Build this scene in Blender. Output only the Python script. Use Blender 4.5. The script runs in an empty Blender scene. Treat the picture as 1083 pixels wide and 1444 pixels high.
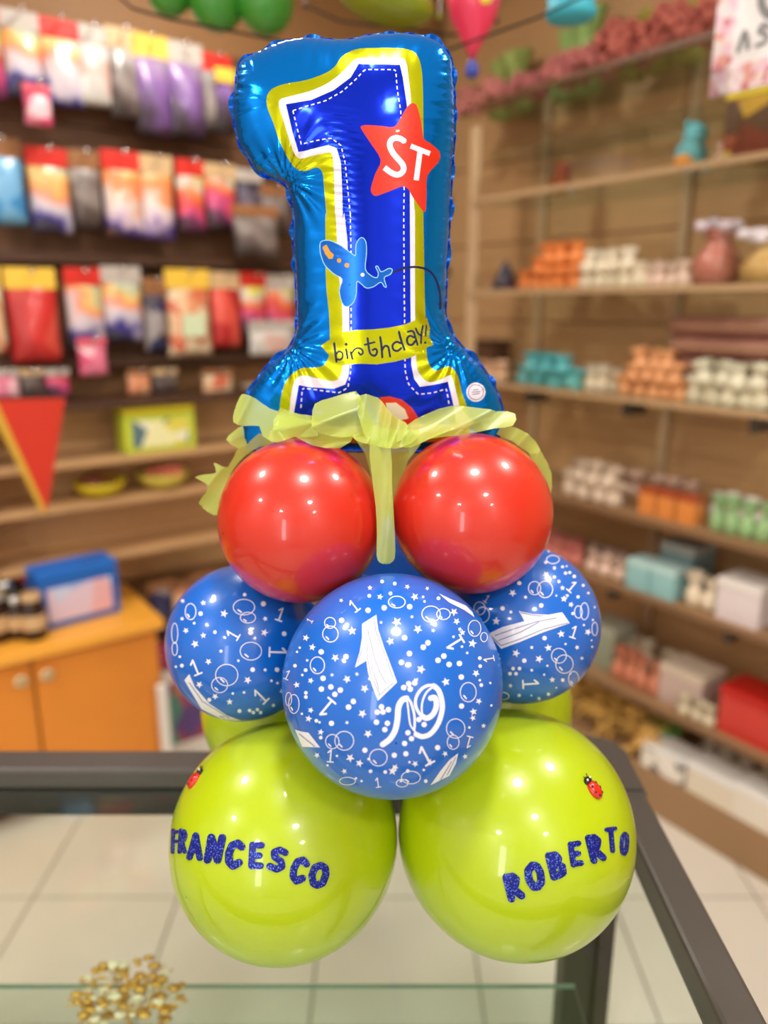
import bpy, bmesh, math, random
import numpy as np
from math import radians, sin, cos, pi
from mathutils import Vector, Matrix
from mathutils.geometry import delaunay_2d_cdt

# ------------------------------------------------------------------ camera, world, light, exposure
SC = bpy.context.scene
COL = SC.collection
FPX, CXP, CYP = 1080.0, 541.5, 722.0
PITCH = radians(15.1)
CAM = Vector((0, 0, 1.63))
cd = bpy.data.cameras.new('camera'); cam = bpy.data.objects.new('camera', cd); COL.objects.link(cam)
cam.location = CAM; cam.rotation_euler = (pi/2 - PITCH, 0, 0)
cd.sensor_fit = 'VERTICAL'; cd.sensor_height = 36.0; cd.sensor_width = 27.0
cd.lens = FPX/1444*36.0
cd.clip_start = 0.02
cd.dof.use_dof = True; cd.dof.focus_distance = 0.755; cd.dof.aperture_fstop = 27/15.0
SC.camera = cam
SC.view_settings.view_transform = 'Standard'; SC.view_settings.look = 'None'
SC.view_settings.gamma = 1; SC.view_settings.use_curve_mapping = False
SC.view_settings.exposure = -0.33
w = bpy.data.worlds.new('world'); SC.world = w; w.use_nodes = True
w.node_tree.nodes['Background'].inputs[0].default_value = (1, .95, .88, 1)
w.node_tree.nodes['Background'].inputs[1].default_value = 0.3
ROOM = radians(35.5)
U = Vector((cos(ROOM), sin(ROOM), 0)); V = Vector((-sin(ROOM), cos(ROOM), 0))
UW, VW, UB, VB, CEIL = 2.35, 2.85, -2.5, -2.9, 2.9     # right wall, left wall, two walls behind, ceiling
def rw(u, v, z): return U*u + V*v + Vector((0, 0, z))
def spot(x, y, power, r=.055, col=(1, .94, .86)):
    l = bpy.data.lights.new('ceiling_spot', 'AREA'); l.shape = 'DISK'; l.size = 2*r; l.energy = power; l.color = col
    o = bpy.data.objects.new('ceiling_spot', l); o.location = (x, y, CEIL-.03); COL.objects.link(o)
for x, y in [(-.4, 2.3), (-1.3, 1.0), (-2.1, -.35), (-1.2, -1.9), (.6, -.9), (1.1, 1.0), (1.3, -2.0), (.1, .35)]:
    spot(x, y, 21, .12)

# unseen tall area light, added behind the camera for the foil's bright streak
l = bpy.data.lights.new('foil_streak_light', 'AREA'); l.shape = 'RECTANGLE'; l.size = .42; l.size_y = 1.7; l.energy = 26; l.color = (.93, .97, 1)
o = bpy.data.objects.new('foil_streak_light', l); COL.objects.link(o); o.location = rw(-2.42, -1.52, 1.6); o.rotation_euler = (pi/2, 0, ROOM-pi/2)
# ------------------------------------------------------------------ helpers
def ray(x, y):
    a = (x-CXP)/FPX; b = -(y-CYP)/FPX
    return Vector((a, cos(PITCH)+b*sin(PITCH), -sin(PITCH)+b*cos(PITCH)))
def at_y(x, y, Y): r = ray(x, y); return CAM + r*(Y/r.y)
def at_z(x, y, Z): r = ray(x, y); return CAM + r*((Z-CAM.z)/r.z)
def at_plane(x, y, n, d): r = ray(x, y); return CAM + r*((d-CAM.dot(n))/r.dot(n))
def at_sphere(x, y, c, R):
    r = ray(x, y).normalized(); oc = CAM-c; b = oc.dot(r); q = b*b-(oc.dot(oc)-R*R)
    if q < 0: p = CAM + r*(-b); return c + (p-c).normalized()*R
    return CAM + r*(-b-math.sqrt(q))

def lin(c): return tuple(((v/255)/12.92 if v/255 <= .04045 else ((v/255+.055)/1.055)**2.4) for v in c)
MATS = {}
def mat(name, rgb, rough=.5, metal=0, spec=.5, coat=0, coat_r=.05, sss=0, noise=0, nscale=20, bump=0, bscale=60, emit=0, coord='Object', stretch=None):
    if name in MATS: return MATS[name]
    m = bpy.data.materials.new(name); m.use_nodes = True; nt = m.node_tree; b = nt.nodes['Principled BSDF']
    col = lin(rgb)+(1,)
    b.inputs['Base Color'].default_value = col; b.inputs['Roughness'].default_value = rough
    b.inputs['Metallic'].default_value = metal; b.inputs['Specular IOR Level'].default_value = spec
    b.inputs['Coat Weight'].default_value = coat; b.inputs['Coat Roughness'].default_value = coat_r
    if sss: b.inputs['Subsurface Weight'].default_value = sss; b.inputs['Subsurface Scale'].default_value = .02
    if noise or bump:
        tc = nt.nodes.new('ShaderNodeTexCoord'); mp = nt.nodes.new('ShaderNodeMapping')
        nt.links.new(tc.outputs[coord], mp.inputs[0])
        if stretch: mp.inputs['Scale'].default_value = stretch
    if noise:
        n = nt.nodes.new('ShaderNodeTexNoise'); n.inputs['Scale'].default_value = nscale; n.inputs['Detail'].default_value = 5
        nt.links.new(mp.outputs[0], n.inputs[0])
        mx = nt.nodes.new('ShaderNodeMix'); mx.data_type = 'RGBA'
        mx.inputs[6].default_value = tuple(v*(1-noise) for v in col[:3])+(1,)
        mx.inputs[7].default_value = tuple(min(1, v*(1+noise)) for v in col[:3])+(1,)
        nt.links.new(n.outputs[0], mx.inputs[0]); nt.links.new(mx.outputs[2], b.inputs['Base Color'])
    if bump:
        n2 = nt.nodes.new('ShaderNodeTexNoise'); n2.inputs['Scale'].default_value = bscale; nt.links.new(mp.outputs[0], n2.inputs[0])
        bp = nt.nodes.new('ShaderNodeBump'); bp.inputs['Strength'].default_value = bump; bp.inputs['Distance'].default_value = .01
        nt.links.new(n2.outputs[0], bp.inputs['Height']); nt.links.new(bp.outputs[0], b.inputs['Normal'])
    if emit: b.inputs['Emission Color'].default_value = col; b.inputs['Emission Strength'].default_value = emit
    MATS[name] = m; return m
def patch_mat(name, cols, scale=12, rough=.35, stretch=(1, 1, 1), seed=0.0):
    """printed film: patches of several colours"""
    if name in MATS: return MATS[name]
    m = bpy.data.materials.new(name); m.use_nodes = True; nt = m.node_tree; b = nt.nodes['Principled BSDF']
    tc = nt.nodes.new('ShaderNodeTexCoord'); mp = nt.nodes.new('ShaderNodeMapping'); mp.inputs['Scale'].default_value = stretch
    mp.inputs['Location'].default_value = (seed, seed*.7, seed*1.3)
    vo = nt.nodes.new('ShaderNodeTexVoronoi'); vo.inputs['Scale'].default_value = scale
    sp = nt.nodes.new('ShaderNodeSeparateColor'); cr = nt.nodes.new('ShaderNodeValToRGB'); cr.color_ramp.interpolation = 'CONSTANT'
    oi = nt.nodes.new('ShaderNodeObjectInfo'); va = nt.nodes.new('ShaderNodeVectorMath'); va.operation = 'MULTIPLY_ADD'; va.inputs[1].default_value = (.03, .03, .03)
    nt.links.new(oi.outputs['Random'], va.inputs[0]); nt.links.new(tc.outputs['Object'], va.inputs[2]); vs_ = nt.nodes.new('ShaderNodeVectorMath'); vs_.operation = 'SCALE'; vs_.inputs['Scale'].default_value = 37
    nt.links.new(oi.outputs['Random'], vs_.inputs[0]); vb = nt.nodes.new('ShaderNodeVectorMath'); vb.operation = 'ADD'; nt.links.new(vs_.outputs[0], vb.inputs[0]); nt.links.new(va.outputs[0], vb.inputs[1])
    nt.links.new(vb.outputs[0], mp.inputs[0]); nt.links.new(mp.outputs[0], vo.inputs[0])
    nt.links.new(vo.outputs['Color'], sp.inputs[0]); nt.links.new(sp.outputs[0], cr.inputs[0]); nt.links.new(cr.outputs[0], b.inputs['Base Color'])
    for i, c in enumerate(cols):
        e = cr.color_ramp.elements[i] if i < 2 else cr.color_ramp.elements.new(i/len(cols))
        e.position = i/len(cols); e.color = lin(c)+(1,)
    b.inputs['Roughness'].default_value = rough; b.inputs['Coat Weight'].default_value = .25
    MATS[name] = m; return m
def band_mat(name, cols, height=.24, rough=.4):
    """printed film with soft colour bands running across the packet"""
    if name in MATS: return MATS[name]
    m = bpy.data.materials.new(name); m.use_nodes = True; nt = m.node_tree; b = nt.nodes['Principled BSDF']; N = nt.nodes.new; L = nt.links.new
    tc = N('ShaderNodeTexCoord'); sx = N('ShaderNodeSeparateXYZ'); L(tc.outputs['Object'], sx.inputs[0]); oi = N('ShaderNodeObjectInfo')
    nz = N('ShaderNodeTexNoise'); nz.noise_dimensions = '4D'; nz.inputs['Scale'].default_value = 14; L(tc.outputs['Object'], nz.inputs['Vector'])
    mw = N('ShaderNodeMath'); mw.operation = 'MULTIPLY'; mw.inputs[1].default_value = 50; L(oi.outputs['Random'], mw.inputs[0]); L(mw.outputs[0], nz.inputs['W'])
    a = N('ShaderNodeMath'); a.operation = 'MULTIPLY_ADD'; a.inputs[1].default_value = 1/height; L(sx.outputs['Z'], a.inputs[0])
    n2 = N('ShaderNodeMath'); n2.operation = 'MULTIPLY_ADD'; n2.inputs[1].default_value = .9; n2.inputs[2].default_value = -.45; L(nz.outputs[0], n2.inputs[0]); L(n2.outputs[0], a.inputs[2])
    c = N('ShaderNodeMath'); c.operation = 'MULTIPLY_ADD'; c.inputs[1].default_value = 1.6; L(sx.outputs['X'], c.inputs[0]); L(a.outputs[0], c.inputs[2])
    cr = N('ShaderNodeValToRGB'); L(c.outputs[0], cr.inputs[0]); L(cr.outputs[0], b.inputs['Base Color'])
    for i, k in enumerate(cols):
        e = cr.color_ramp.elements[i] if i < 2 else cr.color_ramp.elements.new(i/(len(cols)-1))
        e.position = i/(len(cols)-1); e.color = lin(k)+(1,)
    b.inputs['Roughness'].default_value = rough; b.inputs['Coat Weight'].default_value = .25
    MATS[name] = m; return m
def glass_mat(name, tint=(.93, .98, .95), refl=1.0):
    if name in MATS: return MATS[name]
    m = bpy.data.materials.new(name); m.use_nodes = True; nt = m.node_tree; nt.nodes.clear()
    o = nt.nodes.new('ShaderNodeOutputMaterial'); t = nt.nodes.new('ShaderNodeBsdfTransparent'); g = nt.nodes.new('ShaderNodeBsdfGlossy')
    t.inputs[0].default_value = tint+(1,); g.inputs['Roughness'].default_value = .02
    lw = nt.nodes.new('ShaderNodeLayerWeight'); lw.inputs[0].default_value = .5; pw = nt.nodes.new('ShaderNodeMath'); pw.operation = 'POWER'; pw.inputs[1].default_value = 4; nt.links.new(lw.outputs['Facing'], pw.inputs[0]); f = nt.nodes.new('ShaderNodeMath'); f.operation = 'MULTIPLY_ADD'; f.inputs[1].default_value = .6; f.inputs[2].default_value = .03; nt.links.new(pw.outputs[0], f.inputs[0])
    mx = nt.nodes.new('ShaderNodeMixShader'); nt.links.new(f.outputs[0], mx.inputs[0]); nt.links.new(t.outputs[0], mx.inputs[1]); nt.links.new(g.outputs[0], mx.inputs[2])
    nt.links.new(mx.outputs[0], o.inputs[0]); MATS[name] = m; return m

def tag(o, label=None, cat=None, group=None, kind=None):
    if label: o['label'] = label
    if cat: o['category'] = cat
    if group: o['group'] = group
    if kind: o['kind'] = kind
    return o
def thing(name, label, cat, loc=(0, 0, 0), rotz=0, group=None):
    o = bpy.data.objects.new(name, None); COL.objects.link(o); o.empty_display_size = .05
    o.location = loc; o.rotation_euler = (0, 0, rotz); return tag(o, label, cat, group)
def link(name, me, parent=None, mats=None, smooth=False):
    o = bpy.data.objects.new(name, me); COL.objects.link(o)
    for m in (mats or []): me.materials.append(m)
    if smooth:
        for p in me.polygons: p.use_smooth = True
    if parent: o.parent = parent
    return o
def obj(name, bm, m, parent=None, smooth=False):
    me = bpy.data.meshes.new(name); bm.to_mesh(me); bm.free()
    return link(name, me, parent, [m] if m else [], smooth)
def pyd(name, vs, fs, m, parent=None, smooth=False, idx=None):
    me = bpy.data.meshes.new(name); me.from_pydata([tuple(v) for v in vs], [], fs)
    ms = m if isinstance(m, (list, tuple)) else [m]
    o = link(name, me, parent, ms, smooth)
    if idx is not None: me.polygons.foreach_set('material_index', idx)
    me.update(); return o
def bx(c, s, bev=0, M=None, bm=None):
    bm = bm or bmesh.new()
    r = bmesh.ops.create_cube(bm, size=1, matrix=(M or Matrix())@Matrix.Translation(c)@Matrix.Diagonal((s[0], s[1], s[2], 1)))
    if bev:
        vs = set(r['verts']); es = [e for e in bm.edges if e.verts[0] in vs]
        bmesh.ops.bevel(bm, geom=es, offset=bev, segments=2, affect='EDGES', profile=.5)
    return bm
def cyl(p0, p1, r0, r1=None, seg=12, bm=None, caps=True):
    bm = bm or bmesh.new(); p0 = Vector(p0); p1 = Vector(p1); d = p1-p0
    M = Matrix.Translation((p0+p1)/2)@d.to_track_quat('Z', 'Y').to_matrix().to_4x4()
    bmesh.ops.create_cone(bm, cap_ends=caps, segments=seg, radius1=r0, radius2=r0 if r1 is None else r1, depth=d.length, matrix=M)
    return bm
def ball(c, r, sc=(1, 1, 1), bm=None, seg=12, M=None):
    bm = bm or bmesh.new()
    bmesh.ops.create_uvsphere(bm, u_segments=seg, v_segments=max(6, seg*2//3), radius=r, matrix=(M or Matrix())@Matrix.Translation(c)@Matrix.Diagonal((*sc, 1)))
    return bm
def tube(pts, r, seg=8, bm=None):
    bm = bm or bmesh.new(); pts = [Vector(p) for p in pts]; rings = []
    for i, p in enumerate(pts):
        d = (pts[min(i+1, len(pts)-1)]-pts[max(i-1, 0)]).normalized()
        q = d.to_track_quat('Z', 'Y'); rr = r[i] if isinstance(r, (list, tuple)) else r
        rings.append([bm.verts.new(p+q@Vector((rr*cos(2*pi*k/seg), rr*sin(2*pi*k/seg), 0))) for k in range(seg)])
    for a, b in zip(rings, rings[1:]):
        for k in range(seg): bm.faces.new((a[k], a[(k+1) % seg], b[(k+1) % seg], b[k]))
    bm.faces.new(rings[0][::-1]); bm.faces.new(rings[-1]); return bm
def lathe(prof, seg=24, pleat=0, npl=9, bm=None):
    bm = bm or bmesh.new(); rings = []
    for (r, z, a) in [(p[0], p[1], p[2] if len(p) > 2 else 0) for p in prof]:
        rings.append([bm.verts.new(((r*(1+a*cos(npl*2*pi*k/seg)))*cos(2*pi*k/seg), (r*(1+a*cos(npl*2*pi*k/seg)))*sin(2*pi*k/seg), z)) for k in range(seg)])
    for a, b in zip(rings, rings[1:]):
        for k in range(seg): bm.faces.new((a[k], a[(k+1) % seg], b[(k+1) % seg], b[k]))
    bm.faces.new(rings[0][::-1]); return bm

# 2-D regions -> triangles
def inpoly(P, poly):
    x, y = P[:, 0], P[:, 1]; q = np.asarray(poly); r = np.zeros(len(P), bool)
    lo = q.min(0); hi = q.max(0); s = np.where((x >= lo[0]) & (x <= hi[0]) & (y >= lo[1]) & (y <= hi[1]))[0]
    if len(s) == 0: return r
    xs, ys = x[s], y[s]; t = np.zeros(len(s), bool); j = len(q)-1
    for i in range(len(q)):
        xi, yi = q[i]; xj, yj = q[j]
        if yi != yj:
            c = ((yi > ys) != (yj > ys)) & (xs < (xj-xi)*(ys-yi)/(yj-yi)+xi); t ^= c
        j = i
    r[s] = t; return r
def dens(poly, step, closed=True):
    out = []; n = len(poly)
    for i in range(n if closed else n-1):
        a = poly[i]; b = poly[(i+1) % n]; L = math.hypot(b[0]-a[0], b[1]-a[1]); k = max(1, int(math.ceil(L/step)))
        for j in range(k): out.append((a[0]+(b[0]-a[0])*j/k, a[1]+(b[1]-a[1])*j/k))
    if not closed: out.append(tuple(poly[-1]))
    return out
def smooth_poly(pts, closed=True, n=6):
    P = [Vector(p) for p in pts]; N = len(P); out = []
    for i in range(N if closed else N-1):
        p0 = P[(i-1) % N] if closed or i > 0 else P[0]; p1 = P[i]; p2 = P[(i+1) % N]; p3 = P[(i+2) % N] if closed or i+2 < N else P[-1]
        for k in range(n):
            t = k/n; out.append(tuple(.5*((2*p1)+(-p0+p2)*t+(2*p0-5*p1+4*p2-p3)*t*t+(-p0+3*p1-3*p2+p3)*t**3)))
    if not closed: out.append(tuple(P[-1]))
    return out
def stroke(pts, wd, cap=True):
    """polyline -> list of polygons (their union is the stroke); wd scalar or per-point"""
    ps = []; n = len(pts); W = [wd]*n if not isinstance(wd, (list, tuple)) else wd
    for i in range(n-1):
        a, b = Vector(pts[i][:2]), Vector(pts[i+1][:2]); d = b-a
        if d.length < 1e-9: continue
        nn = Vector((-d.y, d.x)).normalized()
        ps.append([tuple(a+nn*W[i]/2), tuple(b+nn*W[i+1]/2), tuple(b-nn*W[i+1]/2), tuple(a-nn*W[i]/2)])
    for i in range(n):
        if (0 < i < n-1) or cap:
            ps.append([(pts[i][0]+W[i]/2*cos(k*pi/4+.2), pts[i][1]+W[i]/2*sin(k*pi/4+.2)) for k in range(8)])
    return ps
def circ(x, y, r, ry=None, n=14): return [(x+r*cos(2*pi*k/n), y+(ry or r)*sin(2*pi*k/n)) for k in range(n)]
def star5(x, y, r, rot=0, inner=.42): return [(x+(r if k % 2 == 0 else r*inner)*sin(rot+k*pi/5), y-(r if k % 2 == 0 else r*inner)*cos(rot+k*pi/5)) for k in range(10)]
def cdt(polys, extra=(), eps=1e-6):
    vs = []; es = []
    for p in polys:
        b = len(vs); vs += [Vector((q[0], q[1])) for q in p]; es += [(b+i, b+(i+1) % len(p)) for i in range(len(p))]
    vs += [Vector((q[0], q[1])) for q in extra]
    r = delaunay_2d_cdt(vs, es, [], 0, eps)
    return np.array([(v.x, v.y) for v in r[0]]), [tuple(f) for f in r[2]]
def region(polys, step, grid=True):
    """triangles covering the union of polys"""
    dp = [dens(p, step) for p in polys]; A = np.array([q for p in dp for q in p]); lo = A.min(0); hi = A.max(0); ex = []
    if grid:
        gx, gy = np.meshgrid(np.arange(lo[0]+step/2, hi[0], step), np.arange(lo[1]+step/2, hi[1], step)); G = np.c_[gx.ravel(), gy.ravel()]
        if len(G):
            m = np.zeros(len(G), bool)
            for p in dp: m |= inpoly(G, p)
            ex = G[m]
    vs, fs = cdt(dp, ex, 1e-5); C = np.array([vs[list(f)].mean(0) for f in fs]); m = np.zeros(len(C), bool)
    for p in dp: m |= inpoly(C, p)
    fs = [f for f, k in zip(fs, m) if k]
    used = sorted({i for f in fs for i in f}); mp = {o: n for n, o in enumerate(used)}
    return vs[used], [tuple(mp[i] for i in f) for f in fs]

# ------------------------------------------------------------------ materials
M_TILE = mat('floor_tile', (224, 217, 204), .3, noise=.06, nscale=5, spec=.5)
M_GROUT = mat('grout', (132, 122, 105), .8)
M_WALLR = mat('tan_slat_wood', (196, 154, 108), .45, noise=.12, nscale=6, stretch=(1, 1, 6))
M_WALLL = mat('brown_wall_paint', (150, 108, 66), .6, noise=.1, nscale=4)
M_DARKW = mat('dark_brown_wood', (72, 44, 26), .5, noise=.2, nscale=8, stretch=(1, 1, 8))
M_SLAT = mat('mid_brown_wood', (104, 68, 42), .5, noise=.2, nscale=8, stretch=(1, 1, 8))
M_PALE = mat('pale_wall_paint', (214, 196, 170), .7); M_OFFW = mat('off_white_wall_paint', (228, 224, 218), .7)
M_CEIL = mat('ceiling_paint', (240, 236, 228), .8)
M_RAIL = mat('grey_powder_coat', (76, 70, 67), .42, spec=.5, noise=.05, nscale=60)
M_DRAIL = mat('dark_powder_coat', (40, 36, 34), .45)
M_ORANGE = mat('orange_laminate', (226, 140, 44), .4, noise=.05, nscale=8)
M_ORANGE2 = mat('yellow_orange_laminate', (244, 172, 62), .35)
M_KNOB = mat('pale_knob', (236, 214, 170), .25)
M_CHROME = mat('chrome', (220, 220, 220), .12, metal=1)
M_GREEN = mat('lime_green_latex', (174, 198, 4), .3, spec=.5, coat=.6, coat_r=.06, sss=.1)
M_BLUE = mat('mid_blue_latex', (5, 100, 204), .3, spec=.45, coat=.5, coat_r=.06, sss=.05)
M_RED = mat('coral_red_latex', (202, 42, 26), .3, spec=.45, coat=.5, coat_r=.06, sss=.05)
M_PRINT = mat('white_print_ink', (236, 236, 250), .4, coat=.4)
M_GREYINK = mat('grey_print_line', (70, 96, 150), .5)
M_BLACK = mat('black_plastic', (18, 16, 16), .4)
M_WHITE = mat('white_plastic', (235, 232, 228), .4)
G_TOP = glass_mat('counter_glass'); G_SHELF = glass_mat('shelf_glass', (.90, .96, .93))
M_GEDGE = mat('green_glass_edge', (126, 152, 134), .2)

# ------------------------------------------------------------------ the setting
def room_box(name, u0, u1, v0, v1, z0, z1, m, kind='structure', parent=None):
    bm = bx(((u0+u1)/2, (v0+v1)/2, (z0+z1)/2), (u1-u0, v1-v0, z1-z0))
    o = obj(name, bm, m, parent); o.rotation_euler = (0, 0, ROOM) if not parent else (0, 0, 0)
    if kind and not parent: o['kind'] = kind
    return o
floor = room_box('floor', UB, UW, VB, VW, -.06, -.004, M_GROUT)
TP, TX0 = .4125, -.175
TY = [1.01, 1.418, 1.823, 2.22, 2.63, 3.04, 3.45]
tile_n = 0
def clip_poly(poly, n, d):
    out = []
    for i, a in enumerate(poly):
        b = poly[(i+1) % len(poly)]; da = a[0]*n.x+a[1]*n.y-d; db = b[0]*n.x+b[1]*n.y-d
        if da <= 0: out.append(a)
        if da*db < 0: t = da/(da-db); out.append((a[0]+(b[0]-a[0])*t, a[1]+(b[1]-a[1])*t))
    return out
for i in range(-7, 7):
    for j in range(-10, len(TY)-1):
        y0 = TY[j] if j >= 0 else TY[0]+j*.408; y1 = TY[j+1] if j >= 0 else TY[0]+(j+1)*.408
        x0 = TX0+i*TP; x1 = x0+TP; g = .003
        poly = [(x0+g, y0+g), (x1-g, y0+g), (x1-g, y1-g), (x0+g, y1-g)]
        for n, d in ((U, UW-.002), (V, VW-.002), (-U, -UB-.002), (-V, -VB-.002)): poly = clip_poly(poly, n, d) if poly else poly
        if len(poly) < 3: continue
        k = len(poly); z = random.Random(i*31+j).uniform(-.0004, .0004)
        vs = [(p[0], p[1], -.004) for p in poly]+[(p[0], p[1], z) for p in poly]
        fs = [tuple(range(k, 2*k))]+[(a, (a+1) % k, (a+1) % k+k, a+k) for a in range(k)]
        o = pyd('tile', vs, fs, M_TILE, floor); o.rotation_euler = (0, 0, -ROOM)
room_box('ceiling', UB, UW, VB, VW, CEIL, CEIL+.06, M_CEIL)
wl = room_box('wall_left', UB, UW+.06, VW, VW+.06, 0, CEIL, M_WALLL)
wr = room_box('wall_right', UW, UW+.06, VB, VW, 0, CEIL, M_WALLR)
room_box('wall_back', UB-.06, UB, VB, VW, 0, CEIL, M_OFFW)
room_box('wall_front', UB, UW, VB-.06, VB, 0, CEIL, M_OFFW)
# wood slats behind the hanging bags (left wall) and panels on the right wall
for k in range(11):
    room_box('slat', -.9, UW-.02, VW-.022, VW, 1.40+k*.10, 1.492+k*.10, M_SLAT, parent=wl)
for k in range(9):
    room_box('panel', UW-.016, UW, -.9, VW-.03, .02+k*.31, .322+k*.31, M_WALLR, parent=wr)
room_box('baseboard_left', -.9, UW-.02, VW-.03, VW-.023+.023, 0, .09, M_DARKW)

# ------------------------------------------------------------------ glass display counter
def counter():
    t = thing('display_counter', 'grey metal framed counter with a clear glass top under the balloons', 'counter')
    zt = .93; zb = .882; xr, xi = .389, .341; yb, yi = 1.106, 1.05; xl, xli = -.95, -.902; yf, yfi = .42, .47
    obj('frame_rail', bx(((xr+xi)/2, (yf+yb)/2-.02, (zt+zb)/2), (xr-xi, yb-yf-.06, zt-zb), .006), M_RAIL, t)
    obj('frame_rail', bx(((xl+xli)/2, (yf+yb)/2, (zt+zb)/2), (xr-xi, yb-yf, zt-zb), .006), M_RAIL, t)
    obj('frame_rail', bx(((xl+xr)/2-.02, (yb+yi)/2, (zt+.894)/2), (xr-xl-.08, yb-yi, zt-.894), .006), M_RAIL, t)
    obj('frame_rail', bx(((xl+xr)/2, (yf+yfi)/2, (zt+zb)/2), (xr-xl, yfi-yf, zt-zb), .006), M_RAIL, t)
    # dark strip below the back rail
    obj('lower_strip', bx(((xl+xr)/2-.02, 1.065, .868), (xr-xl-.1, .03, .045), .004), M_DRAIL, t)
    # rounded corner cap
    pr = []
    R = .045
    for k in range(9): a = k/8*pi/2; pr.append((.391-R+R*cos(a), 1.142-R+R*sin(a)))
    pr += [(.30, 1.142), (.30, 1.046), (.339, 1.046), (.339, .99), (.391, .99)]
    n = len(pr); vs = [(x, y, .878) for x, y in pr]+[(x, y, .934) for x, y in pr]
    bm = bmesh.new(); vv = [bm.verts.new(v) for v in vs]
    bm.faces.new(vv[n:]); bm.faces.new(vv[:n][::-1])
    for i in range(n): bm.faces.new((vv[i], vv[(i+1) % n], vv[(i+1) % n+n], vv[i+n]))
    es = [e for e in bm.edges if abs(e.verts[0].co.z-.934) < 1e-5 and abs(e.verts[1].co.z-.934) < 1e-5]
    bmesh.ops.bevel(bm, geom=es, offset=.005, segments=2, affect='EDGES')
    obj('corner_cap', bm, M_RAIL, t)
    for x, y in ((.345, 1.075), (-.905, 1.075), (.345, .47), (-.905, .47)):
        bm = bx((x, y, .44), (.082, .055, .876), .004)
        bx((x+.02 if x > 0 else x-.02, y-.032, .44), (.018, .012, .87), 0, None, bm)
        obj('leg', bm, M_DRAIL, t)
    obj('glass_top', bx(((xli+xi)/2, (yfi+yi)/2, .9005), (xi-xli+.012, yi-yfi+.012, .008)), G_TOP, t)
    g = obj('glass_shelf', bx((-.28, .735, .577), (1.17, .5, .006)), G_SHELF, t)
    obj('shelf_edge', bx((-.28, .9865, .577), (1.17, .0025, .0062)), M_GEDGE, g)
    obj('base_board', bx((-.28, .765, .035), (1.2, .56, .03)), M_PALE, t) if False else None
    return t
counter()
GLASS = .9045

# ------------------------------------------------------------------ latex balloons
AXIS = Vector((.005, .875, 0))
def balloon(label, c, R, m, group, out=None, knot=True, name='round_balloon', cat='balloon'):
    """sphere with a tapered tail towards the middle of the column; origin at its lowest point"""
    d = (out or Vector((c.x-AXIS.x, c.y-AXIS.y, 0))).normalized()
    q = d.to_track_quat('Z', 'Y').to_matrix().to_4x4(); base = Vector((c.x, c.y, c.z-R))
    t = thing(name, label, cat, base, 0, group)
    T = Matrix.Translation(c-base)@q
    prof = []
    a0 = radians(140)
    for k in range(1, 40): a = a0*k/39; prof.append((R*sin(a), R*cos(a)))
    zc = R*cos(a0); rc = R*sin(a0); ze = -R*1.24
    for k in range(1, 9):
        s = k/8; z = zc+(ze-zc)*s; r = rc*(1-s)**1.25*(1)+.006*s; prof.append((max(r, .006), z))
    prof = [(.0008, R)]+prof
    bm = lathe([(r, z) for r, z in prof][::-1], 56)
    bmesh.ops.transform(bm, matrix=T, verts=bm.verts); bmesh.ops.recalc_face_normals(bm, faces=bm.faces)
    obj('latex_skin', bm, m, t, True)
    if knot:
        bm = bmesh.new()
        for k in range(3): ball((0, 0, ze-.004-.003*k), .008-.001*k, (1, 1, .5), bm, 10)
        bmesh.ops.transform(bm, matrix=T, verts=bm.verts); obj('knot', bm, m, t, True)
    return t, base
CGL = Vector((-.114, .754, GLASS+.13)); CGR = Vector((.153, .754, GLASS+.1335))
def shift(px, py, Y): return at_y(px, py, Y)
gl, gl_b = balloon('lime green balloon with the name FRANCESCO in blue glitter letters', shift(402, 1181, .754), .1295, M_GREEN, 'lime green balloons of the bottom tier')
gr, gr_b = balloon('lime green balloon with the name ROBERTO in blue glitter letters', shift(725, 1169, .765), .1355, M_GREEN, 'lime green balloons of the bottom tier')
C_GL = shift(402, 1181, .754); C_GR = shift(725, 1169, .765)
for s, lab in ((421, 'lime green balloon at the back, showing behind the FRANCESCO balloon'), (668, 'lime green balloon at the back, showing behind the ROBERTO balloon')):
    p = Vector(((-.135 if s < 500 else .142), 1.01, GLASS+.163)); balloon(lab, p, .13, M_GREEN, 'lime green balloons of the bottom tier')
C_BF = at_y(553, 963, .707); R_BF = .1115
C_BL = at_y(345, 905, .846); R_BL = .0925
C_BR = at_y(733, 879, .857); R_BR = .0945
bf, bf_b = balloon('large front blue balloon printed with white figures 1, stars and bubbles', C_BF, R_BF, M_BLUE, 'printed blue balloons of the second tier')
bl, bl_b = balloon('printed blue balloon on the left under the left red balloon', C_BL, R_BL, M_BLUE, 'printed blue balloons of the second tier')
br, br_b = balloon('printed blue balloon on the right with a big sideways figure 1', C_BR, R_BR, M_BLUE, 'printed blue balloons of the second tier')
balloon('blue balloon at the back, seen in the gap between the two red balloons', Vector((.005, 1.03, 1.262)), .095, M_BLUE, 'printed blue balloons of the second tier')
C_RL = at_y(424.5, 734, .813); C_RR = at_y(665, 724, .814)
rl, rl_b = balloon('coral red balloon on the left under the foil number', C_RL, .0905, M_RED, 'red balloons of the third tier')
rr, rr_b = balloon('coral red balloon on the right under the foil number', C_RR, .088, M_RED, 'red balloons of the third tier')

def surf(px, py, c, R, off): p = at_sphere(px, py, c, R); return c+(p-c).normalized()*(R+off)

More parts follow.
